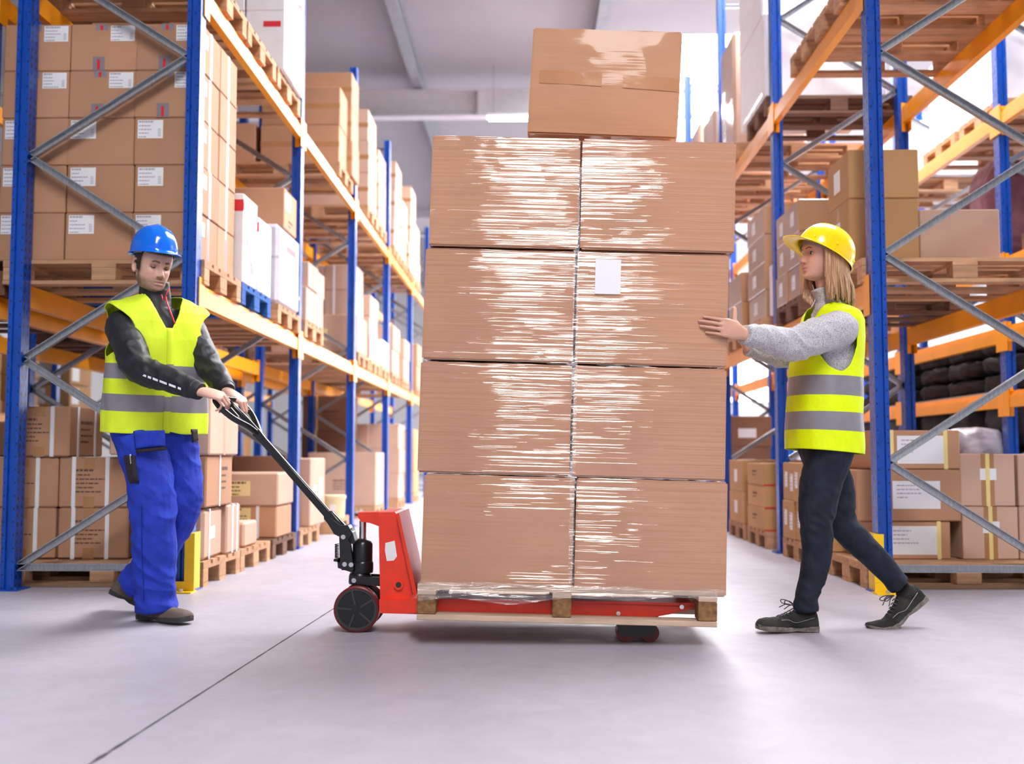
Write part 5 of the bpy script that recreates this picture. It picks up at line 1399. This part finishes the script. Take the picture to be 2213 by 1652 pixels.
def shoe(parent, heel, toe, up_hint, s, mat, msole, name, flex=0., laces=False, ankle=None):
    """shoe between the ground points under heel and toe"""
    heel, toe = V(heel), V(toe); Lx = (toe - heel).length; f = (toe - heel).normalized(); r = f.cross(V(up_hint)).normalized(); u = r.cross(f)
    def pt(t, x, z): 
        b = flex * max(0, t - .66) ** 2 * 3.0     # toe bends up against the ground when the heel lifts
        return heel + f * (Lx * t) + r * (x * s) + u * (z * s + b)
    st = [(0.0, .020, .070, .05), (.03, .031, .088, .05), (.12, .036, .100, .052), (.25, .037, .104, .055), (.36, .038, .096, .055), (.48, .041, .078, .05), (.6, .046, .062, .045), (.75, .049, .056, .04), (.88, .047, .053, .036), (.955, .039, .048, .032), (.99, .028, .040, .028), (1.005, .016, .032, .024)]
    up = MB(); n = 22
    for t, w, h, mid in st:
        for k in range(n):
            a = 2*PI*k/n; c, q = math.cos(a), math.sin(a); c = math.copysign(abs(c) ** .8, c)
            z = .018 + (h - .018) * (q if q > 0 else 0) if q > 0 else .018 + .004 * q
            x = w * c * (1 - .32 * max(0, q) ** 2 * (1 if t < .62 else .4)); up.v.append(tuple(pt(t, x, z)))
    K = len(st)
    for i in range(K-1):
        for k in range(n): k2 = (k+1) % n; up.f.append((i*n+k, (i+1)*n+k, (i+1)*n+k2, i*n+k2)); up.m.append(0)
    up.f.append(tuple(range(n))); up.m.append(0); up.f.append(tuple((K-1)*n+k for k in reversed(range(n)))); up.m.append(0)
    mbs = [up]
    if ankle is not None: mbs.append(MB().tube([pt(.20, 0, .06), pt(.18, 0, .085), V(ankle)], [(.04*s), (.040*s), .040*s], 20))
    me = fuse(name, mbs, .004, 4)
    wrinkle(me, lambda p: .0018 * noise.noise(p * 45) + .0012 * ridge(p * 22))
    o = hang(name, me, mat, parent)
    so = MB(); ss = [(-.012, .020), (.02, .034), (.12, .039), (.28, .036), (.42, .037), (.58, .046), (.74, .052), (.88, .050), (.955, .041), (.995, .029), (1.008, .019)]
    for t, w in ss:
        lift = .006 if .34 < t < .52 else 0; tipz = .006 * max(0, (t - .85) / .17)
        for x, z in ((-w * .93, .0 + lift + tipz), (-w * .97, .019 + tipz), (-w * .9, .023 + tipz), (w * .9, .023 + tipz), (w * .97, .019 + tipz), (w * .93, .0 + lift + tipz)): so.v.append(tuple(pt(t, x, z)))
    for i in range(len(ss) - 1):
        for k in range(6): k2 = (k+1) % 6; so.f.append((i*6+k, i*6+k2, (i+1)*6+k2, (i+1)*6+k)); so.m.append(0)
    so.f.append(tuple(range(6))); so.m.append(0); so.f.append(tuple((len(ss)-1)*6 + k for k in reversed(range(6)))); so.m.append(0)
    off = parent.location; so.v = [tuple(V(p) - off) for p in so.v]
    link('sole', bend_smooth(so.mesh('sole', msole), 50), o)
    if laces:
        lc = MB()
        for k in range(5):
            t = .40 + k * .058; hz = np.interp(t, [q[0] for q in st], [q[2] for q in st]) + .004
            a, b = pt(t, -.022, hz - .008), pt(t + .02, .022, hz - .008); m_ = pt(t + .01, 0, hz + .002); lc.tube([a, m_, b], .0026, 6)
        t = .38; c0 = pt(t, 0, .108)
        for sx in (-1, 1):
            lp_ = smooth_path([c0, c0 + f * .03 + r * sx * .015 + u * .020, c0 + f * .055 + r * sx * .022 + u * .022, c0 + f * .05 + r * sx * .02 + u * .008, c0 + f * .02 + r * sx * .008 + u * .004, c0], 5); lc.tube(lp_, .0024, 6)
            lc.tube(smooth_path([c0, c0 + f * .03 + r * sx * .02 + u * .004, c0 + f * .06 + r * sx * .03 - u * .012], 4), .0022, 6)
        lc.v = [tuple(V(p) - off) for p in lc.v]; link('laces', bend_smooth(lc.mesh('laces', M_INK), 180), o)
        tr = MB()
        for sx in (-1, 1):
            a = pt(.12, sx * .035, .06); tr.tube(smooth_path([pt(.10, sx*.0375, .062), pt(.28, sx*.0385, .048), pt(.42, sx*.042, .040), pt(.55, sx*.0455, .052), pt(.66, sx*.042, .050)], 4), .0011, 5)
        tr.v = [tuple(V(p) - off) for p in tr.v]; link('stitching', bend_smooth(tr.mesh('stitching', M_GALV), 180), o)
    return o
# ================================================================== MAN pulling the truck
a_m = math.radians(50); F = V((math.cos(a_m), -math.sin(a_m), 0)); R = V((F.y, -F.x, 0)); 
lean = .07; U = (V((0, 0, 1)) + F * lean).normalized(); Ft = R.cross(U) * -1; Ft = U.cross(R) if U.cross(R).dot(F) > 0 else -U.cross(R)
MAN = empty('person', (P(345, 1345, 5.05).x, 5.05, 0), 0, 'man in a blue helmet and yellow vest pulling the pallet truck by its handle', 'person')
Cm = P(333, 915, 5.10)
sh_r = P(264, 708, 4.95); el_r = P(300, 796, 4.80); wr_r = P(431, 846, 4.70)
sh_l = P(404, 706, 5.17); el_l = P(452, 792, 5.08); wr_l = P(490, 844, 4.93)
Hm = at(frame(.72, -.69, math.radians(15), math.radians(-3)), P(330, 574, 5.03)); sM = 1.0
neck = [P(333, 668, 5.07), P(332, 640, 5.065), P(330, 606, 5.05)]
hip_r, hip_l = Cm + R * .09, Cm - R * .09
kn_r, an_r = P(332, 1110, 4.96), P(335, 1300, 5.06)
kn_l, an_l = P(392, 1098, 5.14), P(275, 1252, 5.38)
cur = ((38, 55, 35), (42, 58, 38), (44, 60, 38), (46, 58, 35))
hr = hand(wr_r, (.90, .16, -.22), (.28, -.42, .86), False, 1.0, cur, ((.75, .5, -.35), (.9, .1, -.45)))
hl = hand(wr_l, (.78, -.05, -.52), (.52, -.30, .80), True, 1.0, cur, ((.6, .6, -.4), (.85, .2, -.5)))
tabB = [(-.12, .13, .09, .11, 0), (0, .155, .10, .12, 0), (.15, .14, .10, .10, 0), (.32, .165, .11, .11, 0), (.42, .15, .085, .10, 0), (.50, .09, .06, .08, 0), (.55, .05, .05, .06, .0)]
head = MB().merge(head_mb(False), Hm)
body = fuse('body', [head, MB().tube(neck, [(.066, .066), (.060, .060), (.054, .054)], 24), torso_loft(Cm, R, Ft, U, tabB),
    limb([sh_r, sh_r.lerp(el_r, .5), el_r, el_r.lerp(wr_r, .5), wr_r], [.055, .048, .042, .038, .027]), limb([sh_l, sh_l.lerp(el_l, .5), el_l, el_l.lerp(wr_l, .5), wr_l], [.055, .048, .042, .038, .027]),
    limb([hip_r, hip_r.lerp(kn_r, .5), kn_r, kn_r.lerp(an_r, .4), an_r], [.088, .078, .058, .055, .036]), limb([hip_l, hip_l.lerp(kn_l, .5), kn_l, kn_l.lerp(an_l, .4), an_l], [.088, .078, .058, .055, .036])] + hr + hl, .0026, 2, .4)
SK_M = (.66, .40, .31)
skin_paint(body, Hm, sM, SK_M, False)
hang('body', body, M_SKIN, MAN)
eyes(Hm, sM, MAN, (0, .5, -.8), -.36, .62, (.36, .20, .155))
# cropped dark hair: thin cap behind the temples
hm = head_mb(False); hv = []; keepf = []
hv = [V(p) for p in hm.v]
def is_hair(p): return (p.z > -.060 and p.y < -.026 and p.z < .08) or (p.z > -.030 and abs(p.x) > .052 and p.y < .026 + .25 * max(0, p.z) and p.z < .08)
nb_ = 110 * 120
hf = [f for f in hm.f if max(f) < nb_ and len(f) == 4 and all(is_hair(hv[i]) for i in f)]
us = sorted({i for f in hf for i in f}); mp = {i: k for k, i in enumerate(us)}
cap = MB(); cap.add([Hm @ (hv[i] * 1.0 + V((hv[i].x, hv[i].y, 0)).normalized() * (.0045 + .002 * noise.noise(hv[i] * 160))) for i in us], [tuple(mp[i] for i in f) for f in hf])
part('hair', cap, simple('dark brown hair', (.030, .019, .014, 1), .6, var=.5, scale=150, aniso=(1, 1, .2)), MAN, 180)
helmet(at(frame(.72, -.69, math.radians(3), math.radians(-1)), P(333, 546, 5.035)), M_HATB, MAN, .92, .036)
# jacket with sleeves and stand-up collar
tabJ = [(-.06, .195, .13, .14, 0), (.15, .185, .13, .13, 0), (.32, .20, .135, .13, 0), (.44, .195, .11, .12, 0), (.50, .14, .085, .10, 0), (.545, .09, .07, .08, .0)]
jk = fuse('jacket', [torso_loft(Cm, R, Ft, U, tabJ), limb([sh_r - R * .04 + V((0, 0, .02)), sh_r, sh_r.lerp(el_r, .5), el_r, el_r.lerp(wr_r, .5), wr_r.lerp(el_r, .06)], [.070, .078, .073, .066, .056, .042]),
    limb([sh_l + R * .04 + V((0, 0, .02)), sh_l, sh_l.lerp(el_l, .5), el_l, el_l.lerp(wr_l, .5), wr_l.lerp(el_l, .06)], [.075, .080, .070, .063, .054, .042]),
    MB().tube([P(333, 672, 5.07), P(335, 650, 5.067), P(334, 622, 5.06), P(334, 608, 5.055)], [(.09, .088), (.074, .074), (.0685, .0685), (.069, .069)], 28)], .0055, 4)
def wj(p):
    near = min((p - el_r).length, (p - el_l).length); k = .35 + .65 * math.exp(-(near / .16) ** 2)
    return (.0095 * ridge(V((p.x * 15, p.y * 13, p.z * 19 + p.x * 12))) + .004 * noise.noise(p * 26) - .003) * k
wrinkle(jk, wj); hang('jacket', jk, M_JACK, MAN)
cf = MB()
for w_, e_, r_ in ((wr_r, el_r, .043), (wr_l, el_l, .043)):
    d_ = (w_ - e_).normalized(); cf.tube([w_ - d_ * .045, w_ - d_ * .04, w_ - d_ * .002, w_ + d_ * .006], [r_, r_ * 1.02, r_ * .93, r_ * .86], 24)
part('cuff', cf, M_JACK, MAN, 50)
zp = MB(); q = [(373, 668, 4.935), (367, 650, 4.945), (362, 636, 4.96)]
q = [P(378, 700, 4.925), P(369, 676, 4.925), P(361, 655, 4.945), P(358, 640, 4.955)]
zp.tube(smooth_path(q, 4), .0038, 8); zp.tube([P(356, 648, 4.95), P(361, 632, 4.955), P(366, 623, 4.96)], .0030, 8); zp.tube([P(352, 650, 4.95), P(349, 637, 4.96)], .0026, 8); part('red_zip', zp, M_RTAPE, MAN, 180)
# lettering line along the sleeve (illegible small print)
wl = MB(); ef = el_r.lerp(wr_r, .12); et = el_r.lerp(wr_r, .80); dz = (et - ef).normalized(); sidev = dz.cross(V((0, -1, 0))).normalized()
for k, (t0, t1) in enumerate(((.06, .14), (.18, .26), (.30, .42), (.46, .63), (.68, .84), (.89, .96))):
    p0, p1 = ef.lerp(et, t0), ef.lerp(et, t1); rr_ = .0625 - .008 * (t0 + t1) / 2
    off = V((0, -1, -.28)).normalized() * (rr_ + .0075); h_ = V((0, 0, .0045)); fwd = off.normalized() * .003
    b8 = [p0 + off - h_, p1 + off - h_, p1 + off + h_, p0 + off + h_]; b8 = b8 + [p + fwd for p in b8]
    wl.add(b8, [(0, 3, 2, 1), (4, 5, 6, 7), (0, 1, 5, 4), (1, 2, 6, 5), (2, 3, 7, 6), (3, 0, 4, 7)])
part('sleeve_print', wl, M_PAPER, MAN)
# vest
tabV = [(-.045, .243, .150, .150, .0), (.10, .240, .152, .148, 0), (.26, .238, .160, .150, 0), (.40, .238, .150, .150, 0), (.48, .246, .132, .15, 0), (.53, .250, .112, .135, 0), (.558, .225, .094, .118, 0), (.585, .15, .084, .10, 0), (.607, .088, .080, .086, 0)]
def holeM(u, v, h): return abs(u) > .15 and ((h - .425) / .118) ** 2 + ((v - .005) / .112) ** 2 < 1
def neckM(u, v, h): return v > 0 and h > .44 and abs(u - .0) < .086 * ((h - .44) / .165) ** .8
vest(MAN, Cm, R, Ft, U, tabV, holeM, neckM, ((.055, .135), (.205, .275)), M_VEST, 1, .013, lambda u, v: .0 + .015 * (1 if v > 0 else 0) * math.exp(-(u / .05) ** 2))
# front placket of the vest
pk = MB(); 
for h_ in np.linspace(-.04, .45, 30):
    f_ = np.interp(h_, [r[0] for r in tabV], [r[2] for r in tabV]) + .004
    for u_ in (-.016, .016): pk.v.append(tuple(Cm + R * u_ + Ft * (f_ + .003 + (.002 if u_ < 0 else 0)) + U * h_))
for i in range(29):
    hm_ = -.04 + .49 * (i + .5) / 29; pk.f.append((2*i, 2*i+1, 2*i+3, 2*i+2)); pk.m.append(1 if .055 <= hm_ <= .135 or .205 <= hm_ <= .275 else 0)
o = part('vest_placket', pk, [M_VEST, M_REFL], MAN, 60); sd = o.modifiers.new('thickness', 'SOLIDIFY'); sd.thickness = .005; sd.offset = 1
# trousers
tabT = [(-.14, .155, .115, .13, 0), (-.06, .185, .135, .145, 0), (.04, .185, .130, .135, 0), (.09, .18, .125, .13, 0)]
tr = fuse('trousers', [torso_loft(Cm, R, Ft, U, tabT), limb([hip_r + R * .01, P(318, 1010, 4.99), P(331, 1108, 4.97), P(333, 1200, 5.0), P(336, 1270, 5.03), P(339, 1318, 5.04)], [.112, .108, .102, .098, .090, .090]),
    limb([hip_l, P(388, 1005, 5.16), P(390, 1090, 5.14), P(352, 1180, 5.22), P(312, 1235, 5.30), P(290, 1262, 5.34)], [.105, .100, .096, .085, .080, .082])], .0055, 5)
def wt(p):
    z = p.z; k = .5 + .8 * math.exp(-((z - .12) / .13) ** 2) + .5 * math.exp(-((z - .55) / .1) ** 2)
    return k * (.012 * ridge(V((p.x * 7, p.y * 7, p.z * 13 + p.x * 9))) + .0035 * noise.noise(p * 24) - .004)
wrinkle(tr, wt); hang('trousers', tr, M_TROU, MAN)
# pockets on the trousers: bulging holster pocket, dark trims, side pocket with a pen
def patch(name, pts4, depth, mat, nrm, seed=0):
    a, b, c, d = [V(p) for p in pts4]; n = V(nrm).normalized(); m = MB(); K = 12; g = []
    for i in range(K + 1):
        for j_ in range(K + 1):
            u, v = i / K, j_ / K; p = a.lerp(b, u).lerp(d.lerp(c, u), v); w = min(1, 6 * min(u, 1-u, v, 1-v)); g.append(p + n * (depth * w ** .5 * (1 + .25 * noise.noise(p * 20))))
    m.add(g, [(i*(K+1)+j_, (i+1)*(K+1)+j_, (i+1)*(K+1)+j_+1, i*(K+1)+j_+1) for i in range(K) for j_ in range(K)])
    o = part(name, m, mat, MAN, 60); sd = o.modifiers.new('t', 'SOLIDIFY'); sd.thickness = .012; sd.offset = -1; return o
yo_ = 4.872
patch('holster_pocket', [P(292, 972, yo_ + .01), P(358, 966, yo_ - .01), P(356, 930, yo_ + .01), P(288, 932, yo_ + .03)], .014, M_TROU, (-.1, -1, 0))
patch('pocket_trim', [P(294, 980, yo_ + .005), P(359, 973, yo_ - .012), P(359, 965, yo_ - .012), P(294, 972, yo_ + .005)], .012, M_TROUD, (-.1, -1, 0))
patch('side_pocket', [P(282, 1047, yo_ + .02), P(300, 1043, yo_ - .014), P(292, 985, yo_ - .006), P(268, 985, yo_ + .035)], .014, M_TROUD, (-.6, -.8, 0))
pe = MB().cyl(P(281, 982, 4.862), P(283, 1003, 4.862), .0035, 8); part('pen', pe, M_STEEL, MAN)
patch('hip_pocket_trim', [P(416, 958, 5.03), P(429, 952, 5.08), P(427, 928, 5.08), P(412, 928, 5.03)], .012, M_TROUD, (.5, -.8, 0))
sm = MB()
for pts in ([(303, 1030, 4.885), (306, 1110, 4.865), (307, 1200, 4.895), (312, 1310, 4.95)],):
    sm.tube(smooth_path([P(*q) for q in pts], 5), .0022, 6)
part('seam', sm, M_SEAM, MAN, 180)
shoe(MAN, P(303, 1337, 5.10), P(409, 1346, 4.95), (0, 0, 1), 1.06, M_SHOEM, M_SOLE, 'work_boot', ankle=P(330, 1295, 5.06))
hl_, tl_ = P(243, 1284, 5.43), P(330, 1322, 5.30); tl_.z = .008
shoe(MAN, hl_, tl_, (.45, 0, .9), 1.06, M_SHOEM, M_SOLE, 'work_boot', .06, ankle=P(280, 1250, 5.37))

# ================================================================== WOMAN steadying the load
Fw = V((-.985, -.17, 0)).normalized(); Rw = V((Fw.y, -Fw.x, 0)); Uw = (V((0, 0, 1)) - Fw * .04).normalized(); Fw2 = (Fw + V((0, 0, 1)) * .04).normalized()
WOM = empty('person', (P(1790, 1365, 4.85).x, 4.85, 0), 0, 'woman in a yellow helmet and yellow vest steadying the load with outstretched arms', 'person')
Cw = P(1780, 950, 4.86)
shL = P(1812, 712, 4.70); elL = P(1712, 745, 4.58); wrL = P(1606, 722, 4.408)
shR = P(1798, 712, 5.01); elR = P(1700, 765, 5.08); wrR = P(1612, 748, 5.0)
sW = .965; Hw = at(frame(-.97, -.24, math.radians(-2), math.radians(0)), P(1777, 553, 4.84))
neckW = [P(1800, 668, 4.86), P(1792, 640, 4.86), P(1783, 600, 4.85)]
hL, hR_ = Cw - Rw * .085 - Uw * .03, Cw + Rw * .085 - Uw * .03
knL, anL = P(1764, 1132, 4.80), P(1742, 1312, 4.80)
knR, anR = P(1815, 1128, 4.93), P(1944, 1266, 4.94)
handL = hand(wrL, (-.88, -.30, .24), (.34, -.93, .06), True, .98, ((22, 10, 8), (22, 9, 6), (23, 9, 6), (25, 10, 8)), ((-.05, .98, -.25), (.12, .97, -.2)), .0)
handR = hand(wrR, (-.6, 0, .8), (.8, 0, .6), False, .90, ((5, 10, 8),) * 4, ((.5, .75, 0), (.6, .6, 0)), .4)
tabBW = [(-.12, .10, .04, .08, 0), (0, .13, .07, .10, 0), (.16, .115, .085, .09, 0), (.34, .135, .10, .10, 0), (.48, .145, .08, .10, -.01), (.55, .10, .06, .08, -.015), (.60, .05, .05, .055, -.01)]
headW = MB().merge(head_mb(True, sW), Hw)
bodyW = fuse('body', [headW, MB().tube(neckW, [(.056, .056), (.050, .050), (.046, .046)], 24), torso_loft(Cw, Rw, Fw2, Uw, tabBW),
    limb([shL, shL.lerp(elL, .5), elL, elL.lerp(wrL, .5), wrL], [.046, .042, .037, .033, .024]), limb([shR, shR.lerp(elR, .5), elR, elR.lerp(wrR, .5), wrR], [.046, .042, .037, .033, .024]),
    limb([hL, P(1773, 1050, 4.80), P(1765, 1130, 4.79), P(1766, 1190, 4.80), P(1757, 1246, 4.80), anL], [.080, .070, .052, .046, .040, .032]), limb([hR_, P(1803, 1050, 4.92), P(1818, 1128, 4.93), P(1860, 1176, 4.93), P(1899, 1214, 4.94), anR], [.080, .070, .050, .046, .038, .032])] + handL + handR, .0025, 2, .4)
SK_W = (.64, .36, .26)
skin_paint(bodyW, Hw, sW, SK_W, True); hang('body', bodyW, M_SKIN, WOM)
eyes(Hw, sW, WOM, (0, 1, -.08), .52, .42, (.50, .26, .19), .0132)
HH = at(frame(-.975, -.22, math.radians(-29), 0), P(1781, 551, 4.845))
helmet(HH, M_HATY, WOM, .98, .060, knobs=True)
# blond hair falling from under the helmet to the shoulders
random.seed(21); hb = MB()
for lay in (0, 1):
    for sd_ in (-1, 1):
        NL = 44
        for k in range(NL):
            t = (k + .5 * lay) / NL; az = math.radians(72 + 107 * t) * sd_ + random.uniform(-.03, .03)      # from beside the cheek round to the nape
            rx, ry = .078 + .006 * lay, .100 + .008 * lay
            def hp(r_, z, fw=0.): return V((math.sin(az) * (rx + r_), math.cos(az) * (ry + r_) - .004 + fw, z))
            ln = random.uniform(.185, .225) + .025 * t; fl = random.uniform(-.006, .008)
            q = smooth_path([(Hw @ (p * sW)) for p in (hp(.0, .05 - .035 * t), hp(.012, -.02), hp(.012 + .006 * t, -.09), hp(.004 + .030 * t + fl, -.15, -.006), hp(-.004 + .034 * t + fl * 2, -ln, -.012))], 5); n_ = len(q)
            w_ = random.uniform(.007, .012); out = (Hw.to_3x3() @ V((math.sin(az), math.cos(az), 0)))
            hb.tube(q, [(w_ * (1 - .7 * (i / (n_-1)) ** 2.5), .0046 * (1 - .6 * i / (n_-1))) for i in range(n_)], 8, up=tuple(out))
for k in range(9):        # strands on the far side, in front of the collar
    az = math.radians(70 + 6 * k); p0 = V((math.sin(az) * .076, math.cos(az) * .09, .03)); p2 = V((math.sin(az) * .074, .034 + math.cos(az) * .03, -.10)); p3 = V((.058 - .003 * k, .062 - .006 * k, -.20 - .006 * k))
    q = smooth_path([(Hw @ (p * sW)) for p in (p0, V((math.sin(az) * .083, math.cos(az) * .07 + .01, -.03)), p2, p3)], 6)
    hb.tube(q, [(.011 * (1 - .5 * (i / (len(q)-1)) ** 2), .004) for i in range(len(q))], 8, up=(0, -1, 0))
part('hair', hb, M_HAIR, WOM, 180)
# grey fleece with collar
tabF = [(-.02, .165, .12, .125, 0), (.16, .15, .12, .115, 0), (.34, .165, .13, .125, 0), (.46, .150, .10, .115, -.01), (.535, .10, .075, .095, -.015), (.585, .07, .065, .075, -.012)]
fl_ = fuse('fleece_jacket', [torso_loft(Cw, Rw, Fw2, Uw, tabF), limb([shL + V((.03, .05, 0)), shL, shL.lerp(elL, .5), elL, elL.lerp(wrL, .5), wrL.lerp(elL, .03)], [.070, .080, .080, .070, .058, .042]),
    limb([shR + V((.03, -.04, 0)), shR, shR.lerp(elR, .5), elR, elR.lerp(wrR, .5), wrR.lerp(elR, .03)], [.080, .084, .074, .066, .056, .044]),
    MB().tube([P(1797, 668, 4.86), P(1793, 648, 4.86), P(1785, 628, 4.853), P(1781, 618, 4.85)], [(.085, .082), (.066, .066), (.060, .060), (.061, .061)], 28)], .0055, 4)
def wf(p):
    near = min((p - elL).length, (p - elR).length); k = .45 + .55 * math.exp(-(near / .2) ** 2)
    return (.0085 * ridge(V((p.x * 18 + p.z * 9, p.y * 13, p.z * 13))) + .004 * noise.noise(p * 24) - .003) * k
wrinkle(fl_, wf); hang('fleece_jacket', fl_, M_FLEECE, WOM)
zp = MB().tube(smooth_path([P(1793, 668, 4.86) + Fw * .090, P(1793, 648, 4.86) + Fw * .068, P(1785, 628, 4.853) + Fw * .057, P(1781, 616, 4.85) + Fw * .057], 4), .0028, 8); part('zip', zp, M_GALV, WOM, 180)
tabVW_ = [(-.055, .190, .158, .160, .0), (.06, .188, .158, .158, 0), (.20, .185, .150, .155, 0), (.34, .185, .142, .150, 0), (.46, .185, .118, .140, -.01), (.53, .172, .090, .125, -.015), (.565, .145, .078, .108, -.015), (.595, .10, .070, .090, -.012), (.615, .070, .064, .074, -.01)]
tabVW = [(-.055, .190, .158, .160, .0), (.06, .188, .158, .158, 0), (.20, .185, .150, .155, 0), (.34, .185, .142, .150, 0), (.46, .190, .120, .142, -.01), (.53, .195, .098, .128, -.015), (.565, .178, .084, .112, -.015), (.595, .11, .072, .092, -.012), (.617, .070, .064, .074, -.01)]
def holeW(u, v, h): return abs(u) > .118 and ((h - .42) / .125) ** 2 + ((v - .012) / (.090 if v > .012 else .072)) ** 2 < 1
def neckW_(u, v, h): return v > 0 and h > .40 and abs(u) < .085 * ((h - .40) / .215) ** .8
vest(WOM, Cw, Rw, Fw2, Uw, tabVW, holeW, neckW_, ((.035, .118), (.190, .272)), M_VESTW, 5, .009, lambda u, v: .05 * v)
tabP = [(-.13, .12, .07, .105, 0), (-.05, .145, .085, .12, 0), (.05, .14, .10, .12, 0), (.10, .135, .095, .11, 0)]
tw_ = fuse('jeans', [torso_loft(Cw, Rw, Fw2, Uw, tabP), limb([hL + Uw * .10, hL, P(1773, 1050, 4.80), P(1765, 1130, 4.79), P(1766, 1190, 4.80), P(1757, 1246, 4.80), P(1747, 1276, 4.80), P(1742, 1303, 4.80), P(1743, 1322, 4.80)], [.075, .100, .092, .073, .066, .058, .052, .056, .052]),
    limb([hR_ + Uw * .10, hR_ - Fw * .012, P(1803, 1050, 4.92), P(1818, 1128, 4.93), P(1860, 1176, 4.93), P(1899, 1214, 4.94), P(1930, 1250, 4.945), P(1946, 1266, 4.945)], [.07, .092, .088, .069, .063, .058, .052, .052])], .0055, 4)
def wp(p):
    k = .35 + math.exp(-((p.z - .50) / .09) ** 2) + .9 * math.exp(-((p.z - .15) / .06) ** 2)
    return k * (.0055 * ridge(V((p.x * 11, p.y * 11, p.z * 21 + p.x * 10))) - .003)
wrinkle(tw_, wp); hang('jeans', tw_, M_JEAN, WOM)
h1_, t1_ = P(1766, 1366, 4.82), P(1636, 1362, 4.78); h1_.z = .002; t1_.z = .012
shoe(WOM, h1_, t1_, (0, 0, 1), 1.0, M_SHOEW, M_SOLEW, 'hiking_shoe', laces=True, ankle=P(1745, 1318, 4.80))
h2_, t2_ = P(2002, 1296, 4.97), P(1898, 1362, 4.92); t2_.z = -.055
shoe(WOM, h2_, t2_, (-.4, 0, .9), 1.0, M_SHOEW, M_SOLEW, 'hiking_shoe', .17, laces=True, ankle=P(1950, 1275, 4.945))
